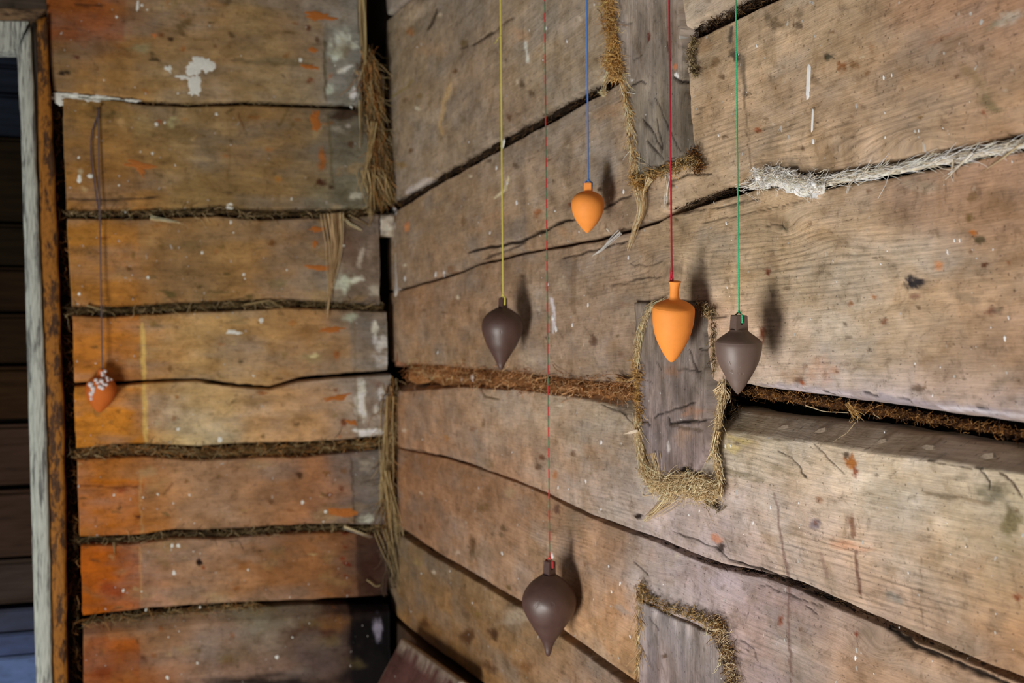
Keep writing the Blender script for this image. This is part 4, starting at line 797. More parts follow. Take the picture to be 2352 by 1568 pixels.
wisp(f, Left, [(765, 490), (770, 560), (762, 620), (755, 690), (752, 735)], 36, 30, 5, [(150, 128, 95), (130, 108, 78), (165, 142, 108)], (.004, .012), .0011)
wisp(f, Left, [(780, 490), (805, 515), (835, 532)], 12, 6, 5, OLIVE + STRAW, (.003, .008), .0010); wisp(f, Left, [(800, 495), (850, 520), (853, 500)], 6, 6, 4, OLIVE, (.003, .008), .0010)
wisp(f, Left, [(790, 1208), (830, 1225), (862, 1235)], 8, 5, 5, STRAW, (.003, .008), .0009); wisp(f, Left, [(560, 700), (620, 690), (660, 712)], 10, 6, 6, OLIVE, (.003, .008), .0009)
f.build('loose_tow_strand', wall_left)

CORN = [(150, 130, 92), (130, 110, 74), (165, 148, 110), (105, 88, 58), (140, 118, 82)]
# corner caulking
f = Fib()
tow(f, Left, [(845, 140), (852, 210), (862, 300), (872, 380), (888, 470)], 42, 520, 70, OLIVE + BROWN, (-.02, .014), 8, .0011, 7, corecol=(75, 62, 34), cored=-.004)
wisp(f, Left, [(832, -20), (836, 70), (838, 150), (815, 210)], 8, 12, 6, CORN, (.006, .02), .0011); wisp(f, Left, [(822, -20), (825, 60), (830, 130)], 6, 8, 6, OLIVE, (.006, .02), .0011)
wisp(f, Left, [(828, 230), (828, 300), (826, 350)], 6, 5, 4, CORN, (.012, .02), .0011); wisp(f, Left, [(860, 280), (852, 340), (838, 400), (826, 450)], 12, 10, 12, CORN, (.010, .02), .0012)
wisp(f, Left, [(842, 390), (850, 440), (853, 500), (840, 520)], 14, 24, 12, CORN, (.008, .02), .0012); wisp(f, Left, [(880, 400), (888, 440), (900, 478)], 10, 18, 8, CORN, (.008, .02), .0012)
f.build('corner_caulking', wall_left)
f = Fib()
tow(f, Left, [(896, 905), (897, 980), (892, 1060), (890, 1130), (888, 1220)], 26, 330, 80, BROWN + OLIVE, (-.02, .014), 7, .0011, 7, corecol=(60, 45, 26), cored=-.008)
wisp(f, Left, [(898, 910), (890, 1000), (885, 1090), (880, 1160), (868, 1240)], 26, 18, 34, CORN, (.008, .02), .0011); wisp(f, Left, [(886, 1080), (896, 1150), (908, 1240), (918, 1290)], 26, 14, 34, CORN, (.008, .02), .0011)
wisp(f, Left, [(880, 1215), (905, 1300), (916, 1340), (922, 1390)], 10, 24, 6, OLIVE, (.006, .016), .0010); wisp(f, Left, [(843, 1330), (862, 1346), (888, 1338)], 5, 4, 4, OLIVE, (.006, .012), .0010)
tow(f, Left, [(893, 1220), (900, 1290), (905, 1350)], 34, 120, 60, [(105, 90, 72), (85, 72, 56)], (-.02, .010), 12, .0012, 8, corecol=(58, 48, 38), cored=-.014)
f.build('corner_caulking', wall_left)
def lump_block(name, wall, x0, x1, y0, y1, col, d0, d1, seed, parent, rough=.012):
    """small weathered wooden wedge driven into the corner"""
    nr, nc = 16, 10; P = np.zeros((nr, nc, 3)); C = np.zeros((nr, nc, 3))
    for r in range(nr):
        for c in range(nc):
            x = x0 + (x1 - x0) * c / (nc - 1) + 2.5 * float(vnoise(r * .6, c * .1, seed)); y = y0 + (y1 - y0) * r / (nr - 1)
            e = min(r, nr - 1 - r, c, nc - 1 - c)
            P[r, c] = on(wall, x, y, (d0 if e == 0 else d1 - .003 * (e == 1)) + rough * .4 * float(fbm(r * .5, c * .6, seed, 3)))
            C[r, c] = shade(col, P[r, c], wall) * math.exp(.8 * float(fbm(r * .4, c * .5, seed + 3, 3)))
    rgba = np.concatenate([np.clip(C, .003, .8), np.zeros((nr, nc, 1))], -1)
    guv = np.stack([P[..., 2], P[..., 0] + P[..., 1], P[..., 0] * 0 + seed], -1)
    return mesh_obj(name, build_mesh(name, P.reshape(-1, 3), grid_faces(nr, nc, True), True, {'tint': ('FLOAT_COLOR', rgba), 'guv': ('FLOAT_VECTOR', guv)}), parent, MWOOD)
lump_block('corner_wedge', Left, 866, 912, 490, 545, (140, 132, 120), -.05, -.006, 3, wall_left)
lump_block('corner_wedge', Left, 905, 932, 500, 690, (138, 132, 125), -.05, .000, 4, wall_left)
lump_block('corner_wedge', Left, 908, 930, 690, 800, (105, 95, 85), -.05, -.002, 5, wall_left)
lump_block('corner_wedge', Left, 908, 944, 788, 842, (110, 78, 58), -.05, .002, 6, wall_left)
lump_block('corner_wedge', Left, 918, 932, 890, 1010, (145, 138, 138), -.05, .000, 7, wall_left)
lump_block('corner_wedge', Left, 918, 934, 1010, 1230, (105, 92, 82), -.05, -.003, 8, wall_left)
lump_block('corner_wedge', Left, 866, 884, 170, 300, (118, 112, 105), -.05, -.02, 9, wall_left)
lump_block('corner_wedge', Left, 876, 906, 300, 470, (85, 78, 66), -.05, -.025, 10, wall_left)

# ------------------------------------------------------------------ chips, pegs and paint on the walls
def blob_mesh(name, wall, x, y, rx, ry, ang=0, h=.0004, seed=0, n=44, rag=.35, d=.0035, sq=False):
    """flat raised fleck with a ragged outline lying on the wall"""
    ca, sa = math.cos(math.radians(ang)), math.sin(math.radians(ang)); V = []; F = []
    rings = (1.0, .8, .45)
    for k, q in enumerate(rings):
        for i in range(n):
            a = 2 * math.pi * i / n; rr = q * (1 + rag * 2 * float(fbm(math.cos(a) * 1.9 + seed, math.sin(a) * 1.9 + seed * .37, seed % 50, 5)))
            cc, ss = math.cos(a), math.sin(a)
            if sq: cc, ss = math.copysign(abs(cc) ** .55, cc), math.copysign(abs(ss) ** .55, ss)
            u, v = rx * rr * cc, ry * rr * ss; X, Y = x + u * ca - v * sa, y + u * sa + v * ca
            V.append(on(wall, X, Y, surf(wall, X, Y) + (-.0006 if k == 0 else h * (.8 if k == 1 else 1))))
    V.append(on(wall, x, y, surf(wall, x, y) + h))
    for k in range(2):
        for i in range(n): F.append((k * n + i, k * n + (i + 1) % n, (k + 1) * n + (i + 1) % n, (k + 1) * n + i))
    for i in range(n): F.append((2 * n + i, 2 * n + (i + 1) % n, 3 * n))
    me = bpy.data.meshes.new(name); me.from_pydata([tuple(v) for v in V], [], F); me.update()
    bm = bmesh.new(); bm.from_mesh(me); bmesh.ops.recalc_face_normals(bm, faces=bm.faces[:]); bm.to_mesh(me); bm.free()
    for p in me.polygons: p.use_smooth = True
    return me
def join(name, meshes, parent, mat):
    bm = bmesh.new()
    for m in meshes: bm.from_mesh(m)
    me = bpy.data.meshes.new(name); bm.to_mesh(me); bm.free()
    for m in meshes: bpy.data.meshes.remove(m)
    return stuff(mesh_obj(name, me, parent, mat))
sd = [0]
def splash(wall, parent, marks, mat, name='paint_splash', **kw):
    for m in marks:
        sd[0] += 1; mesh_obj(name, blob_mesh(name, wall, *m, seed=sd[0], **kw), parent, mat)
splash(Right, wall_right, [(1857, 186, 5.2, 46, 3)], MPAINTB, rag=.10, h=.0004, sq=True)
splash(Right, wall_right, [(1866, 276, 3, 30, 3), (1868, 325, 3, 7, 0)], MPAINTB, rag=.12, h=.0004, sq=True)
splash(Left, wall_left, [(452, 152, 32, 24, 0), (474, 152, 18, 14, -15), (452, 190, 14, 26, 8), (388, 158, 10, 8, 40), (425, 178, 22, 6, 12), (447, 208, 14, 12, 0)], MPAINT, d=.004, rag=.5)
splash(Left, wall_left, [(136, 226, 14, 12, 0), (170, 220, 34, 8, 3), (235, 224, 50, 7, 4), (300, 230, 20, 5, 3), (205, 227, 30, 8, 6)], MPAINT, d=.005, rag=.5)
splash(Left, wall_left, [(316, 14, 4, 14, 0), (183, 412, 6, 10, -15), (207, 404, 8, 5, 0), (528, 473, 8, 7, 0), (537, 763, 20, 5, 3)], MPAINT, d=.004)
MORANGE = plain('fresh_orange_gouge', (0.50, 0.17, 0.035), 0.7, 0.2, 220, 0.4, 0.5, (1, 1, 4), .002)
splash(Left, wall_left, [(735, 38, 38, 11, 4), (722, 114, 12, 6, 10), (712, 153, 20, 6, 8), (724, 275, 10, 22, 0), (728, 292, 12, 12, 0), (322, 380, 42, 9, 8), (322, 392, 16, 7, 60), (728, 526, 18, 6, 0), (745, 614, 34, 6, 2), (764, 756, 32, 8, -6), (770, 913, 36, 7, -8), (808, 970, 14, 6, 8), (776, 1177, 36, 10, 2), (722, 560, 6, 8, 0)], MORANGE, 'bark_gouge', d=.0035, h=.0008, rag=.5)
sm = []
for (x, y, r) in [(1432, 440, 5), (1430, 150, 0), (1302, 95, 4), (1254, 65, 4), (1650, 310, 3), (1668, 512, 4), (1670, 660, 2.5), (2192, 552, 4), (2204, 552, 4), (2176, 578, 5), (2308, 776, 6), (1186, 465, 5), (1165, 420, 4), (1140, 385, 4), (1350, 700, 4), (1314, 746, 4), (1277, 755, 6), (1269, 730, 5), (2048, 172, 4), (2030, 178, 5), (1480, 15, 4), (1470, 160, 9), (1490, 150, 7), (1493, 165, 7), (1462, 170, 5), (1500, 180, 5), (1435, 50, 4),
                  (1490, 910, 4), (1500, 925, 4), (1381, 1015, 5), (1345, 1105, 4), (1325, 895, 5), (1666, 1025, 5), (1770, 1165, 4), (1268, 1276, 6), (1153, 1270, 4), (1398, 1300, 3), (1424, 1340, 4), (1965, 1510, 5), (2086, 1315, 3), (1443, 592, 4), (1640, 465, 3), (1520, 360, 4), (1496, 375, 4), (1060, 870, 4), (1085, 868, 6), (930, 640, 5), (1000, 632, 6), (1020, 628, 5), (1155, 332, 9), (2110, 300, 3), (1738, 105, 3), (1697, 124, 2.5), (873, 236, 8), (906, 487, 10), (880, 1170, 5)]:
    if r: sd[0] += 1; sm.append(blob_mesh('m', Right, x, y, r * .55, r * 1.4, random.uniform(-8, 8), .0003, sd[0], 12, .3, .0044))
for _ in range(110):
    x = random.uniform(940, 2340); y = random.uniform(0, 1560); k = random.uniform(1.0, 2.6)
    sd[0] += 1; sm.append(blob_mesh('m', Right, x, y, k * .7, k * random.uniform(1, 2.4), random.uniform(-15, 15), .0003, sd[0], 9, .3, .0044))
join('paint_speck', sm, wall_right, MPAINTB)
sm = []
for (x, y, r) in [(95, 73, 5), (528, 472, 8), (340, 637, 5), (182, 675, 5), (181, 362, 4), (505, 1010, 8), (409, 985, 6), (94, 0, 0), (400, 1315, 7), (283, 1356, 5), (396, 1253, 6), (410, 1253, 6), (695, 1153, 6), (748, 1175, 5), (384, 1556, 6), (636, 1509, 6), (560, 630, 5), (600, 735, 8), (488, 480, 0), (497, 262, 5), (465, 580, 5), (350, 352, 4), (443, 85, 0), (268, 39, 4), (326, 12, 5), (338, 22, 3), (530, 510, 5), (690, 137, 6), (360, 285, 6)]:
    if r: sd[0] += 1; sm.append(blob_mesh('m', Left, x, y, r * .8, r * .9, 0, .0004, sd[0], 12, .3, .0044))
for _ in range(45):
    x = random.uniform(200, 830); y = random.uniform(10, 1540); k = random.uniform(1.2, 3.2)
    sd[0] += 1; sm.append(blob_mesh('m', Left, x, y, k, k * random.uniform(.8, 1.6), random.uniform(-30, 30), .0004, sd[0], 9, .3, .0044))
join('paint_speck', sm, wall_left, MPAINT)

MPEG = plain('split_wood', (0.27, 0.21, 0.155), 0.75, 0.2, 300, 0.35, 0.4, (1, 1, 3))
def chip(wall, parent, a, b, w, d0, d1, name='wood_peg', mat=None):
    """little split peg from pixel a (tip) to b (butt), sticking out of the wood"""
    A = on(wall, *a, d0); B = on(wall, *b, d1); T = (B - A); L = np.linalg.norm(T); T /= L
    X = np.cross(T, np.array([0, 0, 1.0])); X /= np.linalg.norm(X); Y = np.cross(X, T)
    V = []; prof = [(0, .05), (.35, .55), (.6, 1.0), (1.0, .85)]
    for t, k in prof:
        for (u, v) in ((-1, -.8), (1, -.8), (.8, .8), (-.8, .7)): V.append(A + T * L * t + (X * u * .6 + Y * v) * w * k * .5)
    F = [(3, 2, 1, 0), (12, 13, 14, 15)]
    for k in range(3):
        for i in range(4): F.append((k * 4 + i, k * 4 + (i + 1) % 4, (k + 1) * 4 + (i + 1) % 4, (k + 1) * 4 + i))
    me = bpy.data.meshes.new(name); me.from_pydata([tuple(v) for v in V], [], F); me.update()
    bm = bmesh.new(); bm.from_mesh(me); bmesh.ops.recalc_face_normals(bm, faces=bm.faces[:]); bmesh.ops.bevel(bm, geom=bm.edges[:], offset=.0003, segments=1, affect='EDGES'); bm.to_mesh(me); bm.free()
    return mesh_obj(name, me, parent, mat or MPEG)
for (a, b, w) in [((1782, 984), (1812, 978), .0045), ((1866, 994), (1898, 985), .0050), ((2008, 1018), (2036, 1010), .0045), ((2108, 1026), (2146, 1027), .0055), ((2240, 1052), (2284, 1045), .0060)]:
    chip(Right, wall_right, a, b, w, surf(Right, *a) + .0005, surf(Right, *b) + .012)
MPALE = plain('pale_splinter', (0.80, 0.66, 0.50), 0.6, 0.3, 300, 0.15, 0.2)
chip(Right, wall_right, (1432, 997), (1464, 989), .0046, .020, .014, 'splinter', MPALE)

# ------------------------------------------------------------------ door frame and the room beyond
def casing_mat(name, base, under, thr, sc, stretch):
    m, nt, b = new_mat(name); L = nt.links.new
    tc = N(nt, 'ShaderNodeTexCoord'); mp = N(nt, 'ShaderNodeMapping'); mp.inputs['Scale'].default_value = stretch
    L(tc.outputs['Object'], mp.inputs[0])
    n = N(nt, 'ShaderNodeTexNoise'); n.inputs['Scale'].default_value = sc; n.inputs['Detail'].default_value = 6; n.inputs['Roughness'].default_value = .7; L(mp.outputs[0], n.inputs['Vector'])
    fac = ramp(nt, n.outputs[0], [(thr - .04, 0.0), (thr + .05, 1.0)])
    mx = N(nt, 'ShaderNodeMix', data_type='RGBA'); L(fac, mx.inputs[0]); mx.inputs[6].default_value = (*under, 1); mx.inputs[7].default_value = (*base, 1)
    n2 = N(nt, 'ShaderNodeTexNoise'); n2.inputs['Scale'].default_value = sc * 4; n2.inputs['Detail'].default_value = 4; L(mp.outputs[0], n2.inputs['Vector'])
    L(mulcol(nt, mx.outputs[2], ramp(nt, n2.outputs[0], [(.3, .6), (.5, 1), (.7, 1.15)])), b.inputs['Base Color'])
    b.inputs['Roughness'].default_value = .7; b.inputs['Specular IOR Level'].default_value = .2
    bp = N(nt, 'ShaderNodeBump'); bp.inputs['Strength'].default_value = .6; bp.inputs['Distance'].default_value = .002; L(n.outputs[0], bp.inputs['Height']); L(bp.outputs[0], b.inputs['Normal'])
    return m
MWHITE = casing_mat('flaking_white_casing', (0.50, 0.53, 0.48), (0.17, 0.175, 0.165), 0.44, 110, (1, 1, .07))
MJAMB = casing_mat('worn_orange_jamb', (0.34, 0.135, 0.022), (0.085, 0.04, 0.018), 0.47, 55, (1, 1, .35))
MHEAD = casing_mat('brown_head_rail', (0.22, 0.14, 0.075), (0.08, 0.05, 0.03), 0.45, 30, (.3, 1, 1))
def upright(name, parent, Lp, Rp, d0, d1, mat, n=60, jit=.0012, seed=0, cols=5):
    """leaning board between two hand-placed edges, front at depth d1, back at d0 (towards the wall)"""
    V = []; F = []
    for r in range(n):
        a, _ = pathpt(Lp, r / (n - 1)); b, _ = pathpt(Rp, r / (n - 1))
        a = a + np.array([2.0 * float(fbm(r * .5, 1, seed, 3)), 0]); b = b + np.array([3.0 * float(fbm(r * .5, 7, seed, 3)), 0])
        row = [on(Left, *a, d0), on(Left, *a, d1 - .002)]
        for c in range(1, cols - 1):
            q = a + (b - a) * c / (cols - 1); row.append(on(Left, *q, d1 + .0015 * float(fbm(r * .4, c * 1.3, seed + 3, 3))))
        row += [on(Left, *b, d1 - .002), on(Left, *b, d0)]
        # keep the back edges straight behind the front ones
        row[0] = row[1].copy(); row[0][1] = -d0; row[-1] = row[-2].copy(); row[-1][1] = -d0
        V += row
    nc = cols + 2
    me = build_mesh(name, np.array(V), grid_faces(n, nc), True)
    o = mesh_obj(name, me, parent, mat); end_caps(o, nc)
    bm = bmesh.new(); bm.from_mesh(o.data); bm.verts.ensure_lookup_table()
    for r in (0, n - 1): bm.faces.new([bm.verts[r * nc + c] for c in range(nc)])
    bmesh.ops.recalc_face_normals(bm, faces=bm.faces[:]); bm.to_mesh(o.data); bm.free()
    return o
door = struct(bpy.data.objects.new('door_1', None)); COL.objects.link(door); door.location = (-0.78, 0, 0)
def dchild(o):
    o.parent = door; o.matrix_parent_inverse = door.matrix_world.inverted(); return o
door.matrix_world = Matrix.Translation((-0.78, 0, 0))
INV = Matrix.Translation((0.78, 0, 0))
def dpart(o): o.parent = door; o.matrix_parent_inverse = INV; return o
dpart(upright('white_casing', None, [(38, 112), (60, 500), (78, 1000), (94, 1700), (100, 2380)], [(70, 60), (88, 500), (107, 1000), (124, 1700), (130, 2380)], -.03, .030, MWHITE, 120, seed=2))
dpart(upright('orange_jamb', None, [(84, 45), (92, 500), (111, 1000), (124, 1700), (131, 2380)], [(107, 38), (129, 500), (147, 1000), (156, 1700), (163, 2380)], -.05, .022, MJAMB, 120, seed=5))
dpart(upright('casing_bead', None, [(72, 52), (88, 500), (107, 1000), (123, 1700), (130, 2380)], [(84, 52), (93, 500), (112, 1000), (125, 1700), (132, 2380)], -.05, .012, plain('bead_wood', (.13, .115, .10), .8, .2, 60, .5, .5, (1, 1, .2)), 80, seed=9, cols=4))
def beam_h(name, pts_top, pts_bot, d0, d1, mat):
    a, b = pts_top; c, e = pts_bot; V = []
    for d in (d1, d0):
        for q in (a, b, e, c): 
            p = on(Left, *q, d1); p[1] = -d; V.append(tuple(p))
    me = bpy.data.meshes.new(name); me.from_pydata(V, [], [(3, 2, 1, 0), (4, 5, 6, 7), (0, 1, 5, 4), (1, 2, 6, 5), (2, 3, 7, 6), (3, 0, 4, 7)]); me.update()
    bm = bmesh.new(); bm.from_mesh(me); bmesh.ops.recalc_face_normals(bm, faces=bm.faces[:]); bmesh.ops.bevel(bm, geom=bm.edges[:], offset=.002, segments=2, affect='EDGES'); bm.to_mesh(me); bm.free()
    return mesh_obj(name, me, None, mat)
dpart(beam_h('head_rail', [(-500, 6), (106, 20)], [(-500, 36), (84, 46)], -.05, .026, MHEAD))
dpart(beam_h('head_casing', [(-500, 38), (66, 48)], [(-500, 116), (36, 118)], -.03, .020, MWHITE))
f = Fib(); tow(f, Left, [(124, 150), (138, 480), (152, 700), (162, 1000), (172, 1568)], 20, 420, 36, DARK + BROWN, (-.05, -.012), 40, .0011, 18, corecol=(26, 16, 9), cored=-.038); f.build('oakum_caulking', wall_left)

# next room: its far log wall, seen through the door opening
wall_back = struct(mesh_obj('wall_back', box_mesh('wall_back', -3.0, 0.3, 1.285, 1.40, 0.0, 2.62), None, MDARK))
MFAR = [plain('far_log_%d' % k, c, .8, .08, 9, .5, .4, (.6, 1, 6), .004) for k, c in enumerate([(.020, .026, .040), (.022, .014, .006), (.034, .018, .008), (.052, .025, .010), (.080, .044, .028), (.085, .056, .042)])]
bz = [2.6]
def zb_at(y): v = ray(40, y); t = (1.25 - CAM[1]) / v[1]; return (CAM + v * t)[2]
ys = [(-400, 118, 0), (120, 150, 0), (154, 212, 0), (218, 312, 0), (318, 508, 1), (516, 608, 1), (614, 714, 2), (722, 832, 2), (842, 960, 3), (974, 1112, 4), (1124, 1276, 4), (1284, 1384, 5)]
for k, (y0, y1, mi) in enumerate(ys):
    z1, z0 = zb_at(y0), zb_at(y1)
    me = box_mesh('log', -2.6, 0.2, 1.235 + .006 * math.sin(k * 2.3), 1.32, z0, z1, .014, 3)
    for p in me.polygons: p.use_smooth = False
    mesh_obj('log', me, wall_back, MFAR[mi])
for (y0, y1, c) in [(1392, 1442, (.022, .030, .075)), (1447, 1496, (.05, .08, .19)), (1500, 1720, (.14, .215, .42))]:  # blue daylight brightening downwards, painted as three steps of board colour
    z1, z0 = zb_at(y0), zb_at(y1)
    mesh_obj('blue_light_board', box_mesh('blue_light_board', -2.6, 0.2, 1.21, 1.32, z0, z1, .006, 2), wall_back, plain('painted_blue_light_%d' % y0, c, .5, .3, 14, .4, .2, (1, 1, 3), .002))
mesh_obj('blue_light_board', box_mesh('blue_light_board', -2.6, 0.2, 1.215, 1.32, 0.0, z0 - .006, .006, 2), wall_back, bpy.data.materials['painted_blue_light_1500'])

# floor and ceiling
MFLOOR = plain('worn_floor_boards', (.20, .14, .09), .7, .25, 18, .4, .3, (.2, 2, 1), .002)
floor = struct(mesh_obj('floor', box_mesh('floor', -3.2, 0.05, -3.3, 1.3, -.08, -.02), None, MDARK))
for k in range(16): mesh_obj('floor_board', box_mesh('floor_board', -3.2 + k * .2, -3.2 + k * .2 + .197, -3.3, 1.21, -.03, 0.0, .002, 1), floor, MFLOOR)
MCEIL = plain('smoky_ceiling_boards', (.15, .11, .075), .8, .2, 18, .4, .3, (2, .2, 1), .002)
ceiling = struct(mesh_obj('ceiling', box_mesh('ceiling', -3.2, 0.05, -3.3, 1.3, 2.645, 2.70), None, MDARK))
for k in range(19): mesh_obj('ceiling_board', box_mesh('ceiling_board', -3.2, 0.04, -3.3 + k * .24, -3.3 + k * .24 + .236, 2.62, 2.65, .002, 1), ceiling, MCEIL)

# ------------------------------------------------------------------ hanging clay plumb bobs
def clay(name, col, rough, spec, amt, bump, nscale=90):
    m, nt, b = new_mat(name); L = nt.links.new
    tc = N(nt, 'ShaderNodeTexCoord')
    n = N(nt, 'ShaderNodeTexNoise'); n.inputs['Scale'].default_value = nscale; n.inputs['Detail'].default_value = 6; n.inputs['Roughness'].default_value = .6; L(tc.outputs['Object'], n.inputs['Vector'])
    mp = N(nt, 'ShaderNodeMapping'); mp.inputs['Scale'].default_value = (1, 1, .3); L(tc.outputs['Object'], mp.inputs[0])
    n2 = N(nt, 'ShaderNodeTexNoise'); n2.inputs['Scale'].default_value = 160; n2.inputs['Detail'].default_value = 3; L(mp.outputs[0], n2.inputs['Vector'])
    rgb = N(nt, 'ShaderNodeRGB'); rgb.outputs[0].default_value = (*col, 1)
    L(mulcol(nt, rgb.outputs[0], ramp(nt, n.outputs[0], [(.3, 1 - amt), (.5, 1), (.7, 1 + amt * .6)])), b.inputs['Base Color'])
    b.inputs['Roughness'].default_value = rough; b.inputs['Specular IOR Level'].default_value = spec
    pit = ramp(nt, n2.outputs[0], [(.30, 0), (.38, 1)])
    bp = N(nt, 'ShaderNodeBump'); bp.inputs['Strength'].default_value = bump; bp.inputs['Distance'].default_value = .0006; L(pit, bp.inputs['Height']); L(bp.outputs[0], b.inputs['Normal'])
    return m
MOR = clay('orange_terracotta', (0.97, 0.335, 0.062), .65, .3, .06, .12)
MOR2 = clay('red_orange_terracotta', (0.66, 0.165, 0.028), .75, .2, .08, .2)
MBR = clay('dark_brown_clay', (0.082, 0.040, 0.032), .50, .9, .15, .35)
MBR2 = clay('grey_brown_clay', (0.150, 0.098, 0.080), .52, .8, .12, .5)
def thread(name, col):
    m, nt, b = new_mat(name); b.inputs['Base Color'].default_value = (*col, 1); b.inputs['Roughness'].default_value = .7
    tc = N(nt, 'ShaderNodeTexCoord'); w = N(nt, 'ShaderNodeTexWave'); w.bands_direction = 'DIAGONAL'; w.inputs['Scale'].default_value = 380
    nt.links.new(tc.outputs['Object'], w.inputs['Vector'])
    rgb = N(nt, 'ShaderNodeRGB'); rgb.outputs[0].default_value = (*col, 1)
    nt.links.new(mulcol(nt, rgb.outputs[0], ramp(nt, w.outputs[0], [(.2, .7), (.6, 1.1)])), b.inputs['Base Color']); return m
def thread_var(name):   # red and green variegated thread
    m, nt, b = new_mat(name); L = nt.links.new
    tc = N(nt, 'ShaderNodeTexCoord'); sp = N(nt, 'ShaderNodeSeparateXYZ'); L(tc.outputs['Object'], sp.inputs[0])
    mu = N(nt, 'ShaderNodeMath', operation='MULTIPLY'); mu.inputs[1].default_value = 1 / .0283; L(sp.outputs[2], mu.inputs[0])
    fr = N(nt, 'ShaderNodeMath', operation='FRACT'); L(mu.outputs[0], fr.inputs[0])
    c = ramp(nt, fr.outputs[0], [(0.0, (.55, .03, .03)), (.40, (.55, .03, .03)), (.46, (.17, .13, .09)), (.62, (.10, .24, .12)), (.80, (.12, .20, .11)), (.92, (.17, .13, .09))])
    L(c, b.inputs['Base Color']); b.inputs['Roughness'].default_value = .7; return m

def lathe(name, prof, seg=56, lump=.0, seed=0):
    """prof: list of (r, z) from top to bottom, splined"""
    pr = np.array(prof, float); t = np.concatenate([[0], np.cumsum(np.hypot(*np.diff(pr, axis=0).T))]); 
    u = np.linspace(0, t[-1], 60); u = np.unique(np.concatenate([u, t])); R = np.interp(u, t, pr[:, 0]); Zz = np.interp(u, t, pr[:, 1])
    a = np.arange(seg) * 2 * np.pi / seg
    k = 1 + lump * fbm(np.cos(a)[None] * 1.5 + Zz[:, None] * 30, np.sin(a)[None] * 1.5 + Zz[:, None] * 20, seed, 3)
    V = np.stack([R[:, None] * np.cos(a) * k, R[:, None] * np.sin(a) * k, np.broadcast_to(Zz[:, None], (len(u), seg))], -1).reshape(-1, 3)
    i = np.arange(len(u) - 1)[:, None] * seg; c = np.arange(seg)[None]; c2 = (c + 1) % seg
    F = np.stack([i + c, i + seg + c, i + seg + c2, i + c2], -1).reshape(-1, 4)
    me = build_mesh(name, V, F, True)
    bm = bmesh.new(); bm.from_mesh(me); bm.verts.ensure_lookup_table()
    bm.faces.new([bm.verts[c] for c in range(seg)]); n = len(bm.verts); bm.faces.new([bm.verts[n - 1 - c] for c in range(seg)])
    bmesh.ops.recalc_face_normals(bm, faces=bm.faces[:]); bm.to_mesh(me); bm.free(); me.set_sharp_from_angle(angle=math.radians(24)); return me
def smooth_prof(pts, n=40):
    """Catmull-Rom through (r, z) points"""
    p = np.array(pts, float); out = []
    q = np.vstack([p[0] * 2 - p[1], p, p[-1] * 2 - p[-2]])
    for k in range(1, len(q) - 2):
        for s in np.linspace(0, 1, 6, endpoint=False):
            out.append(.5 * ((2 * q[k]) + (-q[k - 1] + q[k + 1]) * s + (2 * q[k - 1] - 5 * q[k] + 4 * q[k + 1] - q[k + 2]) * s ** 2 + (-q[k - 1] + 3 * q[k] - 3 * q[k + 1] + q[k + 2]) * s ** 3))
    out.append(p[-1]); out = np.array(out); out[:, 0] = np.maximum(out[:, 0], .0002); return [tuple(x) for x in out]
def lug_mesh(name, a, b, h, hole_r, hole_z, taper=1.12, n=24):
    """square eyelet stub a wide, b deep, h high with a hole along local y"""
    V = []; F = []
    def rect(t):
        c, s = math.cos(t), math.sin(t); m = max(abs(c) / (a / 2), abs(s) / (h / 2)); return c / m, s / m
    ts = sorted([2 * math.pi * i / n for i in range(n)] + [math.atan2(sy * h, sx * a) % (2 * math.pi) for sx in (1, -1) for sy in (1, -1)]); n = len(ts)
    for yy in (-b / 2, b / 2):
        for t in ts:
            x, z = rect(t); k = 1 + (taper - 1) * (.5 - z / h); V.append((x * k, yy * k, z + h / 2))
        for t in ts: V.append((hole_r * math.cos(t), yy * 1.02, hole_z + hole_r * 1.25 * math.sin(t)))
    for i in range(n):
        j = (i + 1) % n
        F += [(i, j, n + j, n + i), (2 * n + j, 2 * n + i, 3 * n + i, 3 * n + j), (j, i, 2 * n + i, 2 * n + j), (n + i, n + j, 3 * n + j, 3 * n + i)]
    me = bpy.data.meshes.new(name); me.from_pydata(V, [], F); me.update()
    bm = bmesh.new(); bm.from_mesh(me); bmesh.ops.recalc_face_normals(bm, faces=bm.faces[:])
    ed = [e for e in bm.edges if len(e.link_faces) == 2 and e.calc_face_angle() > 1.0 and e.calc_length() > .25 * h]
    bmesh.ops.bevel(bm, geom=ed, offset=a * .05, segments=2, affect='EDGES')
    bm.to_mesh(me); bm.free()
    for p in me.polygons: p.use_smooth = False
    return me
def tube_mesh(name, paths, r, sides=8):
    f = Fib()
    for P in paths: f.tube(P, r, r, (1, 1, 1), sides)
    return build_mesh(name, np.concatenate(f.V), np.concatenate(f.F), True)

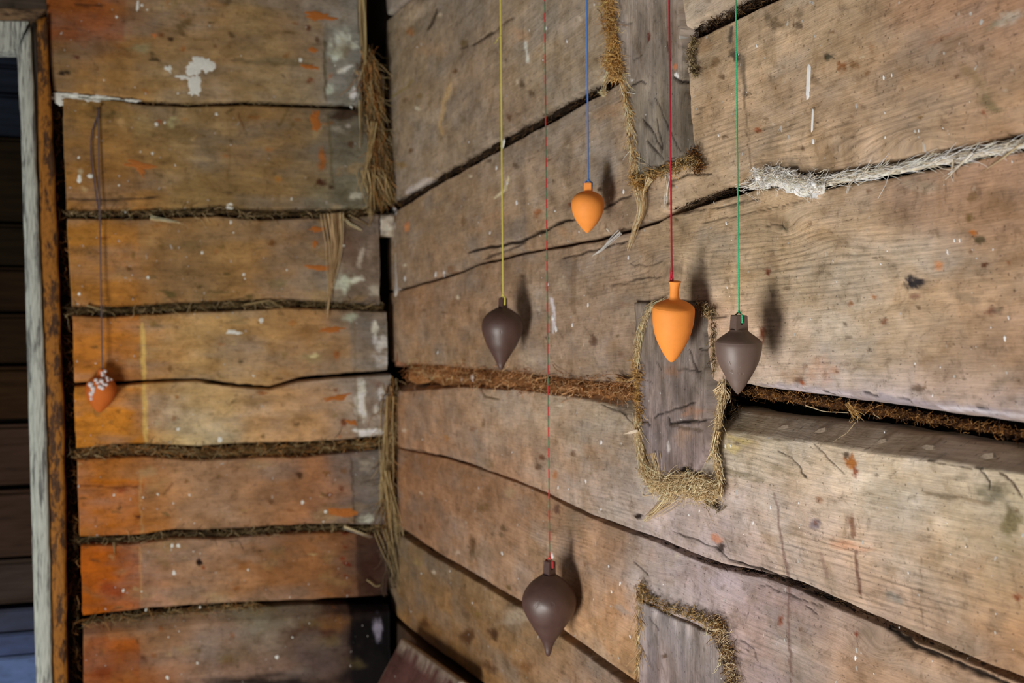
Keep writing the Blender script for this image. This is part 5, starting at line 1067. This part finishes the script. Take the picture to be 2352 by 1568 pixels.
def depth_of(P): return float((P - CAM) @ FW)
def bob(x_neck, y_top, d, prof_px, cx, mats, label, string_mat, string_top, string_px, neck=None, lug=None, tilt=(0, 0), wall=Right, group=None, name='plumb_bob', lump=.015, seed=0, hang=True):
    """hang one clay bob: prof_px = [(half width px, y px)], neck axis at pixel x_neck, y_top = top of neck"""
    Pn = on(wall, x_neck, y_top, d); k = depth_of(Pn) / FPX
    root = bpy.data.objects.new(name, None); COL.objects.link(root); root.empty_display_size = .02
    root.location = Vector(Pn)
    Mr = Matrix.Translation(Pn)
    # view-aligned tilt: rotate so the tip swings to its place in the photograph
    yaw = math.atan2(Pn[0] - CAM[0], Pn[1] - CAM[1])
    rot = Matrix.Rotation(-yaw, 4, 'Z') @ Matrix.Rotation(math.radians(tilt[0]), 4, 'Y') @ Matrix.Rotation(math.radians(tilt[1]), 4, 'X')
    root.matrix_world = Mr @ rot
    INVm = None
    pr = smooth_prof([(r * k, -(y - y_top) * k) for r, y in prof_px]) if not isinstance(prof_px[0], list) else sum([smooth_prof([(r * k, -(y - y_top) * k) for r, y in seg]) for seg in prof_px], [])
    body = mesh_obj('body', lathe('body', pr, lump=lump, seed=seed), root, mats)
    if lug:
        a, b, h, hr, hz, ang = lug
        l = mesh_obj('eyelet', lug_mesh('eyelet', a * k, b * k, h * k, hr * k, hz * k), root, mats)
        l.rotation_euler = (0, 0, math.radians(ang)); l.location = (0, 0, -h * k + .0)
    tag(root, label, 'plumb bob', group)
    # string, in world space then brought into the thing's frame
    R3 = (Mr @ rot); R3i = np.array(R3.inverted())
    def loc(P): return (R3i[:3, :3] @ np.asarray(P, float).T).T + R3i[:3, 3]
    return root, R3, k, loc
def to_local(R3, P): 
    Mi = R3.inverted(); return [tuple(Mi @ Vector(p)) for p in P]
def add_string(root, R3, paths, r, mat, name='string', knots=()):
    ps = [np.array(to_local(R3, p)) for p in paths]
    me = tube_mesh(name, ps, r)
    if knots:
        bm = bmesh.new(); bm.from_mesh(me)
        for (p, kr) in knots: bmesh.ops.create_uvsphere(bm, u_segments=10, v_segments=8, radius=kr, matrix=Matrix.Translation(to_local(R3, [p])[0]))
        bm.to_mesh(me); bm.free()
        for q in me.polygons: q.use_smooth = True
    return mesh_obj(name, me, root, mat)
CEIL = 2.62
def top_of(P): return np.array([P[0], P[1], CEIL])
def hole_pts(R3, k, lug, ext=1.06):
    a, b, h, hr, hz, ang = lug
    ca = math.radians(ang); out = []
    for s in (-1, 1):
        v = Matrix.Rotation(ca, 4, 'Z') @ Vector((0, s * b * k * .5 * ext, -h * k + hz * k)); out.append(np.array(R3 @ v))
    return out
def rim_pts(R3, k, lug, ext=1.08):
    a, b, h, hr, hz, ang = lug; ca = math.radians(ang); out = []
    for s in (-1, 1):
        v = Matrix.Rotation(ca, 4, 'Z') @ Vector((0, s * b * k * .5 * ext, 0)); out.append(np.array(R3 @ v))
    return out
def hang_on_eyelet(root, R3, k, lug, r, mat, up_px, tail=False):
    h1, h2 = hole_pts(R3, k, lug); r1, r2 = rim_pts(R3, k, lug)
    c = np.array(R3 @ Vector((0, 0, 0))); kn = c + np.array([0, 0, up_px * k])
    mid = np.array(R3 @ Vector((0, 0, -lug[2] * k + lug[4] * k)))
    line = [kn + (top_of(kn) - kn) * t for t in np.linspace(0, 1, 14)]
    loops = [[kn, (kn + r1) / 2 + np.array([0, 0, .2 * up_px * k]) * 0, r1, (r1 + h1) / 2, h1, mid], [kn, (kn + r2) / 2, r2, (r2 + h2) / 2, h2, mid]]
    return add_string(root, R3, [line] + loops, r, mat, knots=[(kn, r * 1.7)])

GRP = None
# 1: dark brown, yellow string
lug = (14, 14, 27, 3.2, 12, 38)
root, R3, k, loc = bob(1155.5, 684, .050, [(14, 707), (29, 716), (39, 725.5), (45.5, 737), (47.6, 750), (45.8, 763), (40.6, 778), (34.5, 793), (25.8, 808), (17, 823), (10, 835), (6.5, 844), (3.0, 849.5)], 1157, MBR,
    'dark brown teardrop clay bob on the yellow string', None, 0, 0, lug=lug, tilt=(2.2, 4), seed=1)
hang_on_eyelet(root, R3, k, lug, .0012, thread('yellow_thread', (.80, .72, .13)), 7)
tail = [on(Right, 1152, 82, .050), on(Right, 1146, 86, .051), on(Right, 1142, 92, .052), on(Right, 1139, 98, .052), on(Right, 1136, 99, .052)]
t_o = add_string(root, R3, [tail], .0007, thread('yellow_thread_end', (.55, .49, .10)), 'string_end')
# 2: small orange, blue string
lug = (17.5, 16, 22, 3.2, 10, -100)
root, R3, k, loc = bob(1351.5, 419.5, .042, [(12.6, 439), (24, 444), (32, 451), (36.8, 460), (38.2, 470), (36.5, 483), (32.3, 495), (26, 507), (18, 518), (10, 527), (4.2, 532.5), (1.0, 534.5)], 1351.8, MOR,
    'small orange clay bob on the blue string, highest of the bobs', None, 0, 0, lug=lug, tilt=(2.0, 9), seed=2)
hang_on_eyelet(root, R3, k, lug, .0010, thread('blue_thread', (.09, .26, .75)), 6)
# 3: bright orange with tall flared neck, red string
root, R3, k, loc = bob(1550, 646, .046, [[(14.8, 646), (12.2, 652), (10.8, 660), (10.6, 672), (11.6, 682), (14.0, 688)], [(14.0, 688), (30, 694), (42, 701), (47.6, 707)], [(47.6, 707.2), (48.7, 713), (48.6, 725), (47.6, 740), (45.2, 755), (41, 772), (35, 788), (27, 804), (18.5, 819), (10, 830.5), (4.4, 835.5), (.8, 837)]], 1546, MOR,
    'bright orange clay bob with tall flared neck on the red string', None, 0, 0, tilt=(3.0, 13), seed=3, lump=.006)
c = np.array(R3 @ Vector((-.0030, 0, -.002))); kn = c + np.array([0, 0, .012])
add_string(root, R3, [[kn + (top_of(kn) - kn) * t for t in np.linspace(0, 1, 14)], [kn, c + np.array([.0012, 0, .003]), c], [kn + np.array([.0, 0, .006]), c + np.array([-.001, .001, .004]), c]], .00095, thread('red_thread', (.52, .010, .035)), knots=[(kn, .0013)])
# 4: grey brown with square eyelet, green string
lug = (28, 28, 36, 4.2, 20, 29)
root, R3, k, loc = bob(1697.5, 723.5, .051, [[(20, 757), (24, 762), (38, 772), (48, 780), (52.6, 785.5)], [(52.6, 785.6), (53.4, 795), (51.2, 811), (47.6, 826), (42, 841), (34.5, 856), (26, 871), (17, 887), (8.4, 899), (3, 905), (.8, 906.5)]], 1699, MBR2,
    'grey brown clay bob with pierced square eyelet on the green string', None, 0, 0, lug=lug, tilt=(1.4, 5), seed=4)
hang_on_eyelet(root, R3, k, lug, .00075, thread('green_thread', (.05, .55, .25)), 8)
# 5: large dark bob at the bottom
lug = (19, 19, 36, 4, 22, 42)
root, R3, k, loc = bob(1262.5, 1288, .047, [(16, 1319), (27, 1327), (42, 1339), (54, 1354), (60.7, 1368), (62.6, 1383), (59, 1401), (51, 1419), (40.2, 1436), (29.5, 1454), (17.5, 1472), (10.5, 1488), (7.2, 1502), (3, 1510.5)], 1261.6, MBR,
    'large dark brown clay bob on the red and green thread, lowest of the bobs', None, 0, 0, lug=lug, tilt=(1.4, 4), seed=5, lump=.03)
mv = thread_var('variegated_thread')
hang_on_eyelet(root, R3, k, lug, .00095, mv, 9)
lp = hole_pts(R3, k, lug)
add_string(root, R3, [[rim_pts(R3, k, lug)[i] + np.array([0, 0, .001]) , hole_pts(R3, k, lug, 1.2)[i]] for i in (0, 1)], .0019, thread('red_loop', (.45, .02, .02)), 'string_loop')
# 6: far orange bob crusted with white lumps, violet string, on the left wall
root, R3, k, loc = bob(235, 849, .034, [[(9, 849), (10, 858), (13, 864)], [(13, 864), (24, 870), (31, 880), (34, 891), (33.5, 901), (29, 915), (21, 928), (11, 940), (4, 945.5), (.8, 947)]], 231, MOR2,
    'reddish orange clay bob crusted with white lumps, hanging beside the door frame', None, 0, 0, tilt=(4.5, 2), wall=Left, seed=6)
MLUMP = plain('white_lumps', (.80, .74, .74), .7, .3, 200, .15, .3)
for q, (zx, zy, zr) in enumerate([(780, 700, 80), (830, 800, 70), (790, 930, 72), (780, 1060, 55), (900, 590, 60), (945, 655, 48), (1050, 620, 70), (1000, 750, 58), (1060, 795, 58), (1095, 690, 45), (1175, 705, 48), (1080, 470, 60), (1130, 360, 52), (1060, 400, 42), (1180, 540, 55), (1280, 570, 42), (1205, 600, 45), (840, 880, 50)]):
    x, y = 140 + zx / 11.2, 820 + zy / 11.2
    yy = min(max(y, 866), 945); rad = np.interp(yy, [849, 864, 870, 880, 891, 915, 928, 947], [9, 13, 24, 31, 34, 29, 21, 1]) if y > 866 else 10
    cxl = 235 - (y - 849) * .079
    off = np.sqrt(max(rad ** 2 - min(abs(x - cxl), rad) ** 2, 0)) * k
    c = on(Left, x, y, .034 + off * .95)
    bm = bmesh.new(); bmesh.ops.create_icosphere(bm, subdivisions=2, radius=zr / 11.2 * k * 1.0)
    for v in bm.verts: v.co *= 1 + .45 * float(fbm(v.co.x * 260 + q * 7, v.co.y * 260 + v.co.z * 190, q, 2))
    me = bpy.data.meshes.new('white_lump'); bm.to_mesh(me); bm.free()
    for p in me.polygons: p.use_smooth = True
    o = mesh_obj('white_lump', me, root, MLUMP); o.location = to_local(R3, [c])[0]
cc = np.array(R3 @ Vector((0, 0, 0))); nail_p = on(Left, 225, 252, .012)
line = [cc + (nail_p - cc) * t for t in np.linspace(0, 1, 16)]
loop = [on(Left, x, y, .013) for x, y in [(225, 254), (224, 268), (218, 282), (212, 300), (209, 325), (209, 350), (211, 380), (215, 405), (220, 440), (226, 480)]]
MV = thread('violet_thread', (.15, .11, .12))
add_string(root, R3, [line], .0016, MV); add_string(root, R3, [loop], .0013, thread('dark_blue_thread', (.05, .05, .11)), 'string_end')
# the nail it hangs from
nm = bpy.data.meshes.new('nail'); bm = bmesh.new(); bmesh.ops.create_cone(bm, cap_ends=True, segments=10, radius1=.0014, radius2=.0014, depth=.03); bmesh.ops.create_cone(bm, cap_ends=True, segments=12, radius1=.0034, radius2=.003, depth=.002, matrix=Matrix.Translation((0, 0, .015))); bm.to_mesh(nm); bm.free()
MIRON = plain('rusty_iron', (.06, .035, .025), .6, .4, 300, .4, .3)
no = mesh_obj('nail', nm, wall_left, MIRON); no.location = Vector(on(Left, 225, 252, .004)); no.rotation_euler = (math.pi / 2, 0, 0)

# ------------------------------------------------------------------ red-brown board leaning in the corner
def board():
    A = hit_r(922, 1461, .05); B = hit_r(1070, 1567, .05); dirR = (B - A) / np.linalg.norm(B - A)
    v = ray(866, 1568); t = ((A - CAM) @ dirR) / (v @ dirR); dirL = CAM + v * t - A; dirL /= np.linalg.norm(dirL)
    Nn = np.cross(dirR, dirL); Nn = Nn if Nn @ (CAM - A) > 0 else -Nn
    wd = .45
    Ln = (A[2] + wd * dirR[2]) / -dirL[2] * .995
    nR, nL = 40, 60; V = []; C = []
    th = .022
    us = np.concatenate([[0, .002, .006], np.linspace(.014, wd - .014, nR - 6), [wd - .006, wd - .002, wd]]); vs = np.concatenate([[0, .002, .006], np.linspace(.014, Ln, nL - 3)])
    P = np.zeros((len(us), len(vs), 3)); Cc = np.zeros((len(us), len(vs), 3))
    for i, u in enumerate(us):
        for j, v in enumerate(vs):
            e = min(u, wd - u, v); dz = -max(0, .006 - e) * .8 if e < .006 else 0
            if e == 0: dz = -th
            P[i, j] = A + dirR * u + dirL * v + Nn * (dz + .0008 * float(fbm(u * 40, v * 20, 3, 3)))
            w = .0 if e == 0 else np.clip(1.5 - min(v * 75, u * 240, (wd - u) * 240) + 1.3 * float(fbm(u * 70, v * 90, 5, 4)), 0, 1)
            base = np.array([.135, .062, .055]) * (1 + .5 * float(fbm(u * 20, v * 20, 8, 4))); worn = np.array([.48, .40, .32])
            Cc[i, j] = base * (1 - w) + worn * w
    nr, nc = P.shape[:2]
    rgba = np.concatenate([np.clip(Cc, .01, .8), np.zeros((nr, nc, 1))], -1)
    guv = np.stack(np.broadcast_arrays(vs[None], us[:, None] * .3, 2.0 + 0 * us[:, None]), -1)
    me = build_mesh('leaning_board', P.reshape(-1, 3), grid_faces(nr, nc), True, {'tint': ('FLOAT_COLOR', rgba), 'guv': ('FLOAT_VECTOR', guv)})
    bm = bmesh.new(); bm.from_mesh(me); bm.verts.ensure_lookup_table()
    ring = [i * nc for i in range(nr)] + [(nr - 1) * nc + j for j in range(1, nc)] + [i * nc + nc - 1 for i in range(nr - 2, -1, -1)] + [j for j in range(nc - 2, 0, -1)]
    # back face: last column is pushed back too
    for i in range(nr): bm.verts[i * nc + nc - 1].co -= Vector(Nn) * th
    bm.faces.new([bm.verts[i] for i in ring]); bmesh.ops.recalc_face_normals(bm, faces=bm.faces[:]); bm.to_mesh(me); bm.free()
    o = mesh_obj('leaning_board', me, None, MWOOD)
    tag(o, 'dark red board with pale worn edges leaning in the wall corner', 'board')
    return o
board()
